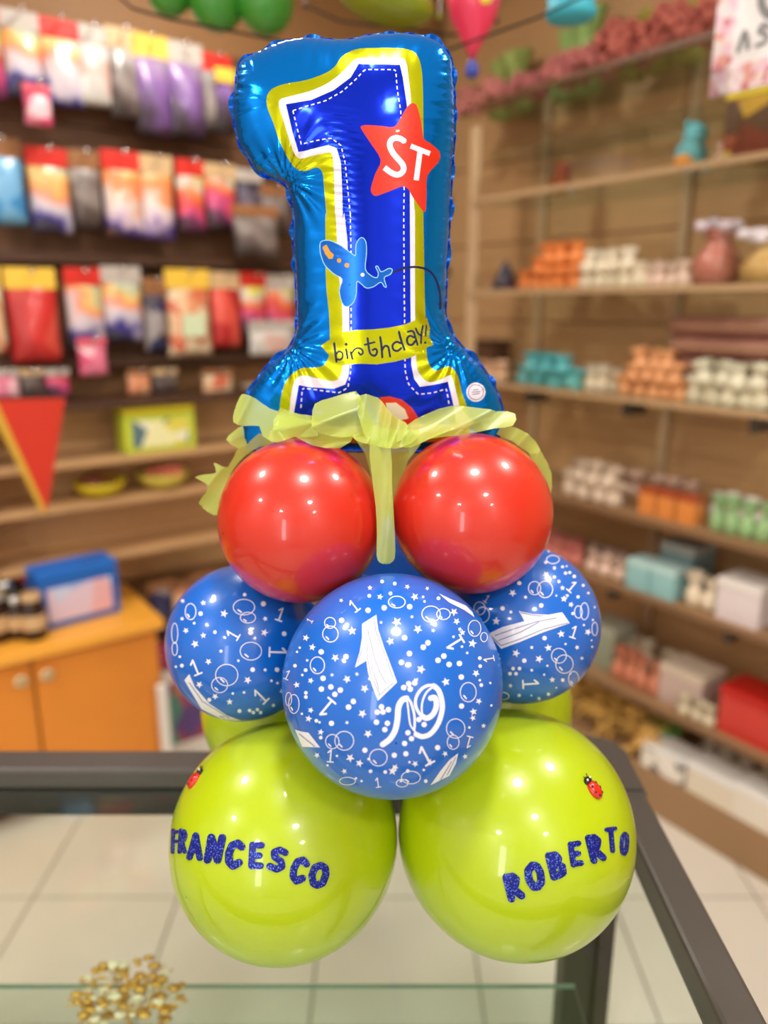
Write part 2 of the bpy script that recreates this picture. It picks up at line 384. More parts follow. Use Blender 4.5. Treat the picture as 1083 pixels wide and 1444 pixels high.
# printed pattern on the blue balloons
def printed(parent, base, c, R, items, seed, stray=70):
    vs, fs = [], []; gvs, gfs = [], []; figs = []; cvs, cfs = [], []
    def add(polys, step=4, off=.00025, tv=None, tf=None):
        tv = vs if tv is None else tv; tf = fs if tf is None else tf
        v2, f2 = region(polys, step, True); b = len(tv)
        for q in v2: tv.append(surf(q[0], q[1], c, R, off)-base)
        for f in f2: tf.append(tuple(b+i for i in f))
    def fan(poly, cx, cy):
        b = len(vs); vs.append(surf(cx, cy, c, R, .00025)-base)
        for q in poly: vs.append(surf(q[0], q[1], c, R, .00025)-base)
        n = len(poly)
        for i in range(n): fs.append((b, b+1+i, b+1+(i+1) % n))
    def ring(x, y, rx, ry, w=1.1):
        b = len(vs); n = 28
        for k in range(n):
            a = 2*pi*k/n
            for s in (-w/2, w/2): vs.append(surf(x+(rx+s)*cos(a), y+(ry+s)*sin(a), c, R, .00025)-base)
        for k in range(n): i = b+2*k; j = b+2*((k+1) % n); fs.append((i, i+1, j+1, j))
        if rx > 6 and ry > 6:
            add(stroke([(x-rx*.55, y+ry*.35), (x-rx*.25, y+ry*.65)], 2.0), 3)
    for it in items:
        k = it[0]
        if k == 's': fan(star5(it[1], it[2], it[3], it[4] if len(it) > 4 else (it[1]*7 % 3)), it[1], it[2])
        elif k == 'd': fan(circ(it[1], it[2], it[3], None, 10), it[1], it[2])
        elif k == 'r': ring(*it[1:])
        elif k == 'one':      # small figure one: x, y, height, angle (clockwise)
            _, x, y, h, a = it; a = radians(a)
            def tr(px, py): return (x+(px*cos(a)-py*sin(a))*h, y+(px*sin(a)+py*cos(a))*h)
            add(stroke([tr(-.22, -.25), tr(0, -.48), tr(0, .45)], h*.11)+stroke([tr(-.25, .48), tr(.25, .48)], h*.1), 5)
        elif k == 'p': figs.append(([], [])); add([it[1]], 5, .00025, *figs[-1])
        elif k == 'st': add(stroke(smooth_poly(it[1], False, 4), it[2] if not isinstance(it[2], list) else it[2]), 5, it[3] if len(it) > 3 else .00025, cvs, cfs)
        elif k == 'g': add(stroke(it[1], it[2]), 5, .0005, gvs, gfs)
    rnd = random.Random(seed); tocam = (CAM-c).normalized()
    for _ in range(stray):                      # the sides one cannot see from the front carry the same print
        n = Vector((rnd.gauss(0, 1), rnd.gauss(0, 1), rnd.gauss(0, 1))).normalized()
        if n.dot(tocam) > -.02 or n.dot((AXIS+Vector((0, 0, c.z))-c).normalized()) > .7: continue
        q = n.to_track_quat('Z', 'Y'); rr_ = rnd.choice((.0015, .002, .003)); st = rnd.random() < .5; b = len(vs); m_ = 10
        vs.append(n*(R+.00025)+c-base)
        for k in range(m_):
            r_ = rr_*(1 if (not st or k % 2 == 0) else .42); p = q@Vector((r_*cos(2*pi*k/m_), r_*sin(2*pi*k/m_), R)); vs.append(p.normalized()*(R+.00025)+c-base)
        for k in range(m_): fs.append((b, b+1+k, b+1+(k+1) % m_))
    tag(pyd('white_print', vs, fs, M_PRINT, parent), kind='stuff')
    if gvs: tag(pyd('grey_print_lines', gvs, gfs, M_GREYINK, parent), kind='stuff')
    for bv, bf_ in figs: pyd('printed_figure', bv, bf_, M_PRINT, parent)
    if cvs: pyd('printed_swirl', cvs, cfs, M_PRINT, parent)

def sc_(pts, s, ox, oy): return [(ox+x/s, oy+y/s) for x, y in pts]
A = lambda pts: sc_(pts, 3.384, 400, 810)
it = []
for x, y, r in [(540,228,22),(640,262,20),(509,320,18),(327,270,20),(247,398,18),(303,500,18),(387,545,18),(655,453,20),(773,513,19),(376,664,19),(403,760,19),(138,348,16),(107,303,16),(63,527,15),(130,507,14),(130,648,14),(120,688,16),(178,752,15),(318,875,20),(362,900,18),(290,938,13),(520,937,20),(532,920,16),(627,903,15),(697,895,16),(812,180,18),(825,225,16),(900,330,20),(917,472,17),(930,605,15),(905,655,17),(902,685,14),(953,722,12),(625,108,18),(460,108,14),(412,65,12),(160,862,14),(865,868,13),(770,855,14),(713,268,10),(465,230,8),(303,707,9),(232,480,9),(350,476,9),(612,203,8),(852,278,14),(840,262,10),(590,60,12),(685,68,10),(275,125,10)]:
    px, py = A([(x, y)])[0]; it.append(('s', px, py, r*1.12/3.384))
for x, y in [(577,303),(600,378),(562,420),(688,327),(666,348),(764,390),(736,410),(789,430),(838,425),(847,490),(848,628),(625,518),(597,522),(573,540),(604,547),(403,172),(480,160),(601,155),(277,220),(298,393),(180,370),(189,496),(181,547),(226,537),(271,552),(245,572),(333,606),(310,633),(467,632),(447,657),(474,656),(500,645),(443,705),(495,710),(483,740),(645,692),(670,716),(593,755),(610,783),(577,806),(229,710),(388,838),(528,862),(583,855),(734,826)]:
    px, py = A([(x, y)])[0]; it.append(('d', px, py, 13/3.384))
for x, y in [(485,942),(415,938),(592,937),(157,698),(178,778),(106,457),(55,436),(107,565),(107,585),(935,400),(937,438),(942,528),(738,115),(409,103),(678,985),(510,92),(470,35),(530,45)]:
    px, py = A([(x, y)])[0]; it.append(('d', px, py, 9/3.384))
for x, y in [(875,375),(113,410),(90,480),(985,518),(210,910),(345,972),(668,932),(885,730),(88,665),(372,985),(990,625),(600,895),(405,880),(65,370),(78,350),(172,705),(560,985),(440,250),(850,345),(810,298),(672,130),(665,108),(935,505),(255,865)]:
    px, py = A([(x, y)])[0]; it.append(('d', px, py, 6/3.384))
for x, y, rx, ry in [(224,285,37,38),(222,232,26,26),(162,434,34,40),(540,133,40,28),(703,190,44,38),(762,190,32,26),(910,258,30,38),(880,562,38,46),(820,735,44,46),(808,800,28,34),(290,793,45,45),(233,797,32,34),(452,873,42,40),(607,968,45,30),(565,995,28,18),(50,618,25,45),(25,595,14,32),(305,985,38,18),(955,300,16,22)]:
    px, py = A([(x, y)])[0]; it.append(('r', px, py, rx/3.384, ry/3.384))
for x, y, h, a in [(203,635,90,-140),(225,865,60,5),(678,862,92,-28),(450,992,46,-8),(815,328,84,-122),(337,150,60,-38),(978,403,50,-100),(882,800,56,-165),(20,480,45,25),(125,220,30,-60)]:
    px, py = A([(x, y)])[0]; it.append(('one', px, py, h/3.384, a))
B6 = lambda pts: sc_(pts, 6.017, 480, 840)
it.append(('p', B6([(185,240),(305,165),(320,290),(370,440),(430,600),(480,735),(320,890),(270,760),(235,650),(222,550),(125,610),(165,480),(185,360)])))
for l in ([(288,190),(300,300),(355,440),(448,705)], [(232,290),(265,420),(300,560),(340,660),(392,755)], [(225,400),(232,540),(262,680),(330,830)], [(322,850),(455,735)], [(190,440),(150,570)], [(262,600),(330,795)]):
    it.append(('g', B6(l), 1.0))
it.append(('st', B6([(358,1262),(420,1215),(465,1140),(485,1040),(492,950),(520,890),(560,870)]), 8.0))
it.append(('st', B6([(560,868),(595,900),(625,1000),(630,1090),(625,1140)]), 3.2))
it.append(('st', B6([(565,885),(575,960),(585,1050),(600,1110),(650,1170)]), 2.2))
it.append(('st', B6([(640,1175),(700,1195),(770,1165),(830,1080),(862,970),(858,880),(830,800),(790,765)]), 7.0))
it.append(('st', B6([(800,765),(740,762),(680,800),(640,870),(640,940),(670,1000),(700,1030)]), 4.0))
it.append(('st', B6([(790,770),(730,820),(695,900),(690,980),(700,1020)]), 2.4))
it.append(('st', B6([(765,870),(800,865),(815,920),(800,980),(770,1020),(730,1040),(700,1025)]), 7.5))
it.append(('p', A([(55,740),(90,750),(120,755),(175,825),(90,822)])))
it.append(('p', A([(832,852),(822,900),(790,960),(700,1005),(745,940),(790,885)])))
it.append(('g', A([(800,890),(745,985)]), .8)); it.append(('g', A([(820,870),(780,955)]), .8)); it.append(('g', A([(75,760),(150,820)]), .8))
it.append(('p', A([(740,92),(800,120),(870,150),(900,180),(910,205),(860,170),(790,135)])))
printed(bf, bf_b, C_BF, R_BF, it, 3)

S2 = lambda pts: sc_(pts, 5.556, 680, 750)
it = []
for x, y, r in [(238,480,30),(110,700,32),(617,800,30),(517,908,30),(265,950,32),(445,995,32),(548,1158,24),(827,785,28),(640,525,28),(665,500,16),(695,570,22),(500,335,26),(742,905,20),(628,440,20),(222,1203,18),(565,285,18),(780,990,16),(290,1280,18),(445,1305,18)]:
    px, py = S2([(x, y)])[0]; it.append(('s', px, py, r*1.05/5.556))
for x, y, r in [(290,402,17),(160,600,18),(462,577,18),(488,832,18),(330,1008,18),(242,1070,15),(292,1070,15),(218,1110,15),(265,1110,15),(388,1083,11),(388,905,12),(340,513,12),(630,1160,14),(750,510,13),(652,325,13),(685,320,12),(720,350,14),(498,240,13),(485,1118,9),(510,1048,9),(652,878,9),(518,1270,13),(118,962,14),(128,995,14),(132,1030,14),(790,420,12),(225,628,12),(628,275,11),(660,270,7),(600,390,12),(565,355,12),(708,640,12),(795,730,9),(880,590,8),(865,690,9),(855,850,7),(830,480,10),(580,500,8),(520,155,8),(610,185,9),(690,1110,7),(580,1220,7),(385,1280,7),(860,900,8)]:
    px, py = S2([(x, y)])[0]; it.append(('d', px, py, r/5.556))
for x, y, rx, ry in [(410,442,48,52),(492,452,60,64),(600,970,58,58),(643,1035,68,72),(752,628,30,48),(800,622,32,66),(715,1150,40,58),(553,218,50,32),(880,760,22,52),(165,1285,45,28),(5,650,52,60),(-20,600,44,50)]:
    px, py = S2([(x, y)])[0]; it.append(('r', px, py, rx/5.556, ry/5.556))
for x, y, h, a in [(720,785,95,18),(380,1190,125,86),(705,430,90,40),(38,525,60,35)]:
    px, py = S2([(x, y)])[0]; it.append(('one', px, py, h/5.556, a))
it.append(('p', S2([(48,798),(160,745),(330,700),(310,660),(285,620),(400,645),(520,650),(625,630),(685,715),(480,785),(300,860),(150,915)])))
for l in ([(70,815),(150,890),(300,838),(470,765),(670,712)], [(100,812),(250,760),(420,705),(580,675)], [(130,850),(300,785),(440,710)], [(300,632),(400,655),(480,660)]):
    it.append(('g', S2(l), 1.0))
printed(br, br_b, C_BR, R_BR, it, 5, 60)
S3 = lambda pts: sc_(pts, 3.185, 220, 780)
it = []
for x, y, r in [(213,224,13),(306,272,18),(135,348,14),(213,370,14),(176,408,18),(487,357,17),(236,487,15),(412,570,18),(195,590,16),(266,643,15),(331,667,15),(527,683,10),(565,620,12),(120,215,12),(490,295,12)]:
    px, py = S3([(x, y)])[0]; it.append(('s', px, py, r*1.05/3.185))
for x, y, r in [(201,272,10),(260,196,9),(482,228,12),(425,357,12),(575,362,11),(434,523,11),(543,523,11),(490,524,7),(172,315,6),(117,505,9),(292,440,7),(240,658,9),(375,708,9),(420,706,8),(455,702,8),(437,715,8),(470,715,8),(370,483,6),(518,573,6),(545,583,6),(345,630,6),(395,625,6),(398,187,8),(265,355,8),(118,295,7),(108,465,6),(90,510,6)]:
    px, py = S3([(x, y)])[0]; it.append(('d', px, py, r/3.185))
for x, y, rx, ry in [(395,243,48,35),(413,290,34,24),(156,263,24,36),(426,440,48,40),(318,547,50,48),(286,592,36,34),(85,360,14,45),(85,430,12,30)]:
    px, py = S3([(x, y)])[0]; it.append(('r', px, py, rx/3.185, ry/3.185))
for x, y, h, a in [(548,445,80,92),(345,365,60,-60),(178,512,70,-22),(470,640,72,-45),(560,275,60,20)]:
    px, py = S3([(x, y)])[0]; it.append(('one', px, py, h/3.185, a))
it.append(('p', S3([(150,543),(175,600),(240,675),(320,728),(385,752),(300,748),(205,700),(128,570)])))
it.append(('g', S3([(150,580),(210,665),(330,740)]), .8))
printed(bl, bl_b, C_BL, R_BL, it, 7, 50)

# ------------------------------------------------------------------ glitter letters
def glitter(name, rgb):
    m = bpy.data.materials.new(name); m.use_nodes = True; nt = m.node_tree; b = nt.nodes['Principled BSDF']
    tc = nt.nodes.new('ShaderNodeTexCoord'); vo = nt.nodes.new('ShaderNodeTexVoronoi'); vo.inputs['Scale'].default_value = 900
    nt.links.new(tc.outputs['Object'], vo.inputs[0]); sp = nt.nodes.new('ShaderNodeSeparateColor'); nt.links.new(vo.outputs['Color'], sp.inputs[0])
    cr = nt.nodes.new('ShaderNodeValToRGB'); e = cr.color_ramp.elements; c = lin(rgb)
    e[0].position = 0; e[0].color = tuple(v*.45 for v in c)+(1,); e[1].position = .8; e[1].color = tuple(min(1, v*1.5) for v in c)+(1,)
    k = cr.color_ramp.elements.new(.95); k.color = (.12, .22, .8, 1)
    nt.links.new(sp.outputs[0], cr.inputs[0]); nt.links.new(cr.outputs[0], b.inputs['Base Color'])
    bp = nt.nodes.new('ShaderNodeBump'); bp.inputs['Strength'].default_value = .8; bp.inputs['Distance'].default_value = .0006
    nt.links.new(sp.outputs[1], bp.inputs['Height']); nt.links.new(bp.outputs[0], b.inputs['Normal'])
    b.inputs['Metallic'].default_value = .35; b.inputs['Roughness'].default_value = .35; return m
M_GLIT = glitter('blue_glitter_foam', (6, 24, 140))
GL = {'F': [[(.2, 0), (.2, 1)], [(.2, .9), (.9, .93)], [(.2, .48), (.75, .5)]],
      'R': [[(.2, 0), (.2, .95)], [(.2, .9), (.6, .92), (.82, .75), (.65, .52), (.25, .45)], [(.4, .45), (.9, .02)]],
      'A': [[(.05, 0), (.45, .95)], [(.45, .95), (.92, 0)], [(.25, .32), (.75, .32)]],
      'N': [[(.14, 0), (.18, .95)], [(.18, .95), (.8, .05)], [(.8, .05), (.9, 1)]],
      'C': [[(.88, .82), (.6, .95), (.25, .82), (.12, .5), (.2, .18), (.5, .03), (.85, .2)]],
      'E': [[(.2, .03), (.2, .95)], [(.2, .92), (.88, .95)], [(.2, .5), (.75, .5)], [(.2, .06), (.88, .06)]],
      'S': [[(.88, .85), (.55, .95), (.25, .82), (.3, .6), (.7, .42), (.78, .2), (.5, .04), (.08, .15)]],
      'O': [[(.5, .95), (.18, .78), (.12, .4), (.3, .08), (.55, .04), (.82, .2), (.88, .6), (.75, .88), (.5, .95)]],
      'B': [[(.2, .02), (.2, .95)], [(.2, .92), (.6, .92), (.75, .74), (.55, .54), (.22, .52)], [(.5, .52), (.85, .38), (.82, .12), (.5, .05), (.2, .05)]],
      'T': [[(.05, .93), (.95, .95)], [(.5, .9), (.5, 0)]]}
def sticker(name, polys, c, R, base, m, parent, th=.0012, step=2.2, label=None):
    v2, f2 = region(polys, step); n = len(v2)
    vs = [surf(q[0], q[1], c, R, th)-base for q in v2]+[surf(q[0], q[1], c, R, -.0002)-base for q in v2]
    # image y runs down: flip for outward normals
    fs = [(f[0], f[2], f[1]) for f in f2]; cnt = {}
    for f in fs:
        for a, b in ((f[0], f[1]), (f[1], f[2]), (f[2], f[0])): cnt[(a, b)] = 1
    fs += [(b, a, a+n, b+n) for (a, b) in cnt if (b, a) not in cnt]
    o = pyd(name, vs, fs, m, parent)
    if label: o['label'] = label
    return o
def letters(word, specs, s, ox, oy, c, R, base, parent, wd=.27):
    for ch, (cx, cy, w_, h_, a) in zip(word, specs):
        a = radians(a); polys = []
        for pl in GL[ch]:
            pts = []
            for x, y in pl:
                lx = (x-.5)*w_*.76; ly = (.5-y)*h_*.84
                pts.append((ox+(cx+lx*cos(a)-ly*sin(a))/s, oy+(cy+lx*sin(a)+ly*cos(a))/s))
            polys += stroke(pts, min(wd*h_, wd*1.4*w_)/s*.98)
        sticker('letter', polys, c, R, base, M_GLIT, parent, label='blue glitter letter '+ch)
letters('FRANCESCO', [(82,560,36,112,2),(115,558,42,115,4),(170,580,66,120,4),(250,592,84,122,8),(335,615,86,128,8),(425,620,74,116,3),(517,637,100,108,6),(607,682,82,120,14),(690,703,98,112,14)], 3.008, 220, 1000, C_GL, .1295, gl_b, gl)
letters('ROBERTO', [(522,750,84,118,-14),(613,707,92,122,-12),(703,660,88,118,-14),(785,613,64,112,-8),(868,587,76,124,-14),(938,552,50,116,-5),(992,570,40,114,3)], 3.008, 550, 1000, C_GR, .1355, gr_b, gr)

# ------------------------------------------------------------------ ladybirds
M_LRED = mat('ladybird_red', (206, 32, 24), .25, coat=.6)
def ladybird(px, py, ang, L, c, R, base, parent):
    p = at_sphere(px, py, c, R); n = (p-c).normalized()
    up = at_sphere(px+sin(ang)*6, py-cos(ang)*6, c, R)-p; up = (up-n*up.dot(n)).normalized(); rt = up.cross(n)
    Mx = Matrix.Translation(p-base)@Matrix((rt, up, n)).transposed().to_4x4()
    body = obj('ladybird', ball((0, -.1*L, .02*L), L*.42, (.82, 1.05, .55), None, 16, Mx), M_LRED, parent, True)
    body['label'] = 'small red ladybird sticker with black spots'
    hb = ball((0, .36*L, .02*L), L*.22, (1.1, .8, .7), None, 12, Mx); obj('head', hb, M_BLACK, body, True)
    eb = ball((-.12*L, .42*L, .15*L), L*.055, (1, 1, .6), None, 8, Mx); ball((.12*L, .42*L, .15*L), L*.055, (1, 1, .6), eb, 8, Mx); obj('eyes', eb, M_WHITE, body, True)
    for sx, sy in ((-.18, .1), (.18, .1), (-.22, -.15), (.22, -.15), (-.12, -.36), (.12, -.36)):
        zz = .55*.42*math.sqrt(max(0, 1-(sx/.344)**2-((sy+.1)/.441)**2))+.02
        obj('spot', ball((sx*L, sy*L, zz*L), L*.06, (1, 1, .35), None, 8, Mx), M_BLACK, body, True)
    tb = tube([Mx@Vector((-.06*L, .48*L, .08*L)), Mx@Vector((-.16*L, .62*L, .1*L))], .0005, 5); tube([Mx@Vector((.06*L, .48*L, .08*L)), Mx@Vector((.12*L, .64*L, .1*L))], .0005, 5, tb)
    obj('antennae', tb, M_BLACK, body)
ladybird(276, 1098, radians(35), .023, C_GL, .1295, gl_b, gl)
ladybird(836, 1111, radians(-38), .024, C_GR, .1355, gr_b, gr)

# ------------------------------------------------------------------ foil figure one
YF = .88
def foil():
    out = [(336,94),(343,85),(356,78),(379,68),(403,59),(435,55),(467,57),(498,57),(514,52),(546,49),(578,49),(606,54),(622,63),(631,74),(637,86),(639,109),(641,141),(641,189),(638,228),(636,268),(634,308),(632,348),(630,379),(629,419),(628,439),(632,459),(640,475),(657,494),(677,514),(691,534),(701,554),(707,574),(709,595),(702,618),(680,632),(640,638),(600,637),(530,636),(460,637),(400,640),(365,636),(348,627),(342,607),(345,580),(352,554),(372,522),(390,505),(406,492),(416,473),(419,451),(418,419),(416,379),(414,340),(414,308),(411,284),(404,264),(391,254),(375,249),(360,240),(350,222),(338,205),(333,185),(329,161),(329,140),(333,122),(334,105)]
    P2 = lambda x, y: (lambda p: (p.x, p.z))(at_y(x, y, YF))
    outl = np.array([P2(*q) for q in smooth_poly(out, True, 5)]); g = .0015
    lo = outl.min(0)-.006; hi = outl.max(0)+.006; nx = int((hi[0]-lo[0])/g)+1; nz = int((hi[1]-lo[1])/g)+1
    X, Z = np.meshgrid(lo[0]+g*np.arange(nx), lo[1]+g*np.arange(nz)); G = np.c_[X.ravel(), Z.ravel()]
    ins = inpoly(G, outl).reshape(nz, nx); phi = np.zeros((nz, nx)); ii, jj = np.indices((nz, nx)); red = ((ii+jj) % 2 == 0) & ins; blk = ((ii+jj) % 2 == 1) & ins
    om = 1.96
    for _ in range(500):
        for mk in (red, blk):
            nb = np.zeros_like(phi); nb[1:-1, 1:-1] = phi[2:, 1:-1]+phi[:-2, 1:-1]+phi[1:-1, 2:]+phi[1:-1, :-2]
            r = (nb+g*g)/4; phi[mk] += om*(r[mk]-phi[mk])
    # arclength samples along the outline
    ol = np.array(dens([tuple(q) for q in outl], .0012)); nxt = np.roll(ol, -1, 0); sg = np.hypot(*(nxt-ol).T); S = np.r_[0, np.cumsum(sg)[:-1]]
    def bil(a, x, z):
        fx = np.clip((x-lo[0])/g, 0, nx-1.001); fz = np.clip((z-lo[1])/g, 0, nz-1.001); i = fx.astype(int); j = fz.astype(int); u = fx-i; v = fz-j
        return a[j, i]*(1-u)*(1-v)+a[j, i+1]*u*(1-v)+a[j+1, i]*(1-u)*v+a[j+1, i+1]*u*v
    def near(P):
        d = np.empty(len(P)); s = np.empty(len(P)); q = np.empty((len(P), 2))
        for a in range(0, len(P), 3000):
            D = ((P[a:a+3000, None, :]-ol[None])**2).sum(2); k = D.argmin(1); d[a:a+3000] = np.sqrt(D[np.arange(len(k)), k]); s[a:a+3000] = S[k]; q[a:a+3000] = ol[k]
        return d, s, q
    corners = [P2(409, 262), P2(414, 490), P2(636, 488)]
    def height(P, wr=True):
        P = np.asarray(P, float); d, s, q = near(P); m = .0032; dirn = (P-q); nn = np.maximum(d, 1e-6)[:, None]
        Q = np.where((d < m)[:, None], q+dirn/nn*m, P); ph = bil(phi, Q[:, 0], Q[:, 1])*np.where(d < m, d/m, 1)
        h = .60*np.sqrt(2*np.maximum(ph, 0))
        if wr:
            # seam puckers and folds that run out of the inner corners
            a = .0011*np.exp(-d/.010)*np.minimum(1, d/.0015)*(.55+.45*np.sin(s*23+1))
            h = h+a*np.sin(s*2*pi/.0082+2.2*np.sin(s*31))+.0005*np.exp(-d/.025)*np.sin(s*2*pi/.019+2*np.sin(s*17))*np.minimum(1, d/.003)
            for cx, cz in corners:
                v = P-np.array((cx, cz)); r = np.hypot(v[:, 0], v[:, 1]); th = np.arctan2(v[:, 1], v[:, 0])
                h = h+.0016*np.exp(-(r/.045)**2)*np.sin(th*17+r*60)*np.minimum(1, d/.004)
            # ripples along the front fold of the hook
            c0 = np.array(P2(487, 262)); v = P-c0; h = h+.0007*np.exp(-(v[:, 0]/.012)**2-(v[:, 1]/.055)**2)*np.sin(v[:, 1]*2*pi/.0072+v[:, 0]*90)
        return h
    def proj(pts):
        pts = np.asarray(pts, float); D = np.array([tuple(ray(*q)) for q in pts]); Yc = np.full(len(pts), YF)
        for _ in range(7):
            t = Yc/D[:, 1]; P = np.c_[D[:, 0]*t, CAM.z+D[:, 2]*t]; h = height(P, False); Yc = .5*Yc+.5*(YF-h)
        t = Yc/D[:, 1]; return np.c_[D[:, 0]*t, CAM.z+D[:, 2]*t]
    c1 = lambda p: sc_(p, 2.519, 300, 30); c2 = lambda p: sc_(p, 2.519, 320, 300); c4 = lambda p: sc_(p, 7.736, 500, 130); c5 = lambda p: sc_(p, 4.815, 440, 320)
    yellow = c1([(455,130),(480,112),(520,98),(600,95),(680,98),(715,110),(735,140),(745,200),(748,320),(750,600)])+[(597,300),(598,360),(599,419)]+c2([(708,420),(712,520),(740,560),(790,545),(820,580),(835,640),(852,690)])+[(662,610),(655,622),(400,624),(392,612)]+c2([(187,700),(195,640),(215,590),(262,553),(312,550),(345,540),(364,500),(366,440),(362,350),(352,250),(350,100),(350,0)])+c1([(405,700),(396,600),(390,540),(370,520),(330,533),(290,520),(258,470),(235,420),(215,360),(195,310),(192,270),(212,240),(260,222),(330,210),(400,185),(435,160)])
    white = c1([(490,150),(515,132),(600,130),(670,130),(688,150),(695,200),(705,300),(715,650)])+c2([(668,0),(668,300),(672,520),(688,578),(720,602),(760,592),(795,578),(810,620),(826,690)])+[(651,606),(404,612)]+c2([(222,710),(228,650),(240,600),(265,578),(320,588),(380,598),(402,580),(411,540),(411,440),(408,320),(396,200),(386,0)])+c1([(435,700),(432,600),(428,500),(420,470),(400,468),(350,480),(310,488),(290,470),(275,430),(250,350),(235,300),(240,278),(270,268),(340,250),(400,225),(450,190)])
    blue = c1([(260,295),(350,280),(430,245),(490,200),(518,152),(665,155),(675,200),(690,300),(700,600)])+c2([(650,0),(652,300),(655,540),(665,590),(685,618),(730,612),(785,600),(795,640),(806,690)])+[(643,598),(412,602)]+c2([(238,712),(255,612),(300,620),(380,625),(420,610),(432,580),(436,540),(434,300),(428,100),(417,0)])+c1([(462,700),(460,600),(455,500),(440,450),(410,440),(350,455),(305,465),(285,400)])
    yellow, white, blue = [smooth_poly(p, True, 3) if p is not blue else p for p in (yellow, white, blue)]
    dl = c1([(285,318),(330,303),(400,283),(460,250),(510,205),(540,172),(650,172),(655,240),(668,320),(680,600)])+c2([(628,0),(630,300),(633,560),(645,610),(680,645),(730,640),(780,625),(792,700)])
    dr = c1([(285,318),(300,380),(315,438),(360,425),(420,415),(455,440),(470,500),(480,600),(490,700)])+c2([(438,0),(442,200),(441,420),(440,560),(430,620),(400,640),(340,632),(268,622),(262,705)])
    dashes = []
    for line in (dl, dr):
        acc = 0; pts = dens(line, 1.0, False); seg = []
        for a in pts:
            if (acc % 9) < 5.2: seg.append(a)
            elif seg: dashes.append(seg); seg = []
            acc += 1
    dashes = [stroke([s_[0], s_[-1]], 1.7, False)[0] for s_ in dashes if len(s_) > 2]
    star = smooth_poly(c4([(72,400),(85,365),(160,360),(300,370),(430,378),(500,290),(560,180),(620,122),(670,135),(700,210),(730,350),(755,505),(830,560),(910,630),(935,690),(910,770),(795,910),(785,1100),(775,1290),(735,1285),(640,1150),(550,1030),(400,1075),(240,1132),(190,1105),(180,1040),(230,880),(285,740),(170,550)]), True, 3)
    ST = stroke(smooth_poly(c4([(548,540),(500,508),(440,500),(395,530),(385,590),(420,665),(480,735),(530,800),(530,860),(480,900),(410,885),(325,822)]), False, 3), 8.2, False)+stroke(c4([(612,588),(822,672)]), 7.2, False)+stroke(c4([(715,640),(672,962)]), 7.6, False)
    plane = smooth_poly(c5([(62,100),(120,92),(200,130),(275,185),(296,190),(300,115),(335,72),(365,100),(370,180),(362,285),(400,330),(440,345),(450,312),(432,272),(447,268),(470,305),(520,282),(545,290),(532,322),(490,345),(505,405),(490,405),(467,375),(420,405),(370,415),(335,388),(305,372),(300,460),(275,520),(232,542),(202,510),(186,430),(205,355),(150,320),(88,260),(60,190),(54,140)]), True, 3)
    pout = stroke(plane+[plane[0]], 1.1, False)
    windows = [c5([(72,135),(98,120),(122,165),(148,188),(140,215),(115,218),(88,180)]), circ(*c5([(184, 228)])[0], 3.2), circ(*c5([(237, 260)])[0], 3.4)]
    wdot = [circ(*c5([(343, 325)])[0], 2.8)]
    trail = stroke(smooth_poly(c5([(545,312),(620,283),(700,272),(780,290),(835,345),(868,450),(870,560)]), False, 3), [4.5]*5+[3]*14 if False else 3.2, False)
    banner = c5([(60,808),(110,770),(190,760),(190,718),(300,700),(420,695),(520,685),(640,660),(720,625),(782,620),(800,690),(795,745),(825,800),(765,825),(750,850),(660,890),(560,915),(440,933),(330,928),(230,935),(180,942),(110,862)])
    txt = []
    def T(pts, w=2.7, sm=True): txt.extend(stroke(smooth_poly(c5(pts), False, 3) if sm and len(pts) > 2 else c5(pts), w))
    T([(150,790),(158,850),(166,915)], 3.2); T([(163,870),(180,845),(208,858),(206,890),(185,902),(166,895)])
    T([(232,832),(242,893)], 3.2); txt.append(circ(*c5([(232, 797)])[0], 2.2))
    T([(262,850),(275,895)], 3.2); T([(266,865),(285,835),(310,822),(338,832),(345,855),(330,868),(316,852)])
    T([(377,755),(385,815),(396,860),(425,875),(442,850),(432,828),(412,835)], 3.0); T([(358,800),(425,782)])
    T([(463,748),(472,815),(477,885)], 3.2); T([(474,840),(492,810),(515,812),(524,845),(530,880)], 3.0)
    T([(600,790),(575,780),(548,800),(552,832),(580,842),(605,822)], 3.0); T([(590,712),(605,770),(628,833)], 3.2)
    T([(690,750),(665,738),(645,760),(652,795),(680,800),(700,775)], 3.0); T([(650,712),(685,708),(700,745),(716,800)], 2.8)
    T([(705,690),(720,722),(738,738)]); T([(752,672),(742,735),(740,790)], 2.6)
    T([(776,668),(770,738)], 2.2); txt.append(circ(*c5([(768, 786)])[0], 1.8))
    rededge = c5([(460,1156),(530,1150),(610,1172),(680,1228),(725,1300),(735,1420),(460,1420)])
    cream = c5([(500,1195),(570,1193),(630,1238),(655,1300),(600,1312),(515,1258)])
    stick = [circ(671, 553, 13.5, None, 24)]
    marks = []
    for k in range(22):
        a = 2*pi*k/22; marks.append([(671+9.8*cos(a), 553+9.8*sin(a)), (671+11.6*cos(a+.02), 553+11.6*sin(a+.02)), (671+11.6*cos(a+.17), 553+11.6*sin(a+.17)), (671+9.8*cos(a+.17), 553+9.8*sin(a+.17))])
    for dy, hw in ((-3.5, 4), (-.5, 6), (2.5, 5.5)): marks += stroke([(671-hw, 553+dy+.6), (671+hw, 553+dy-.6)], 1.0, False)
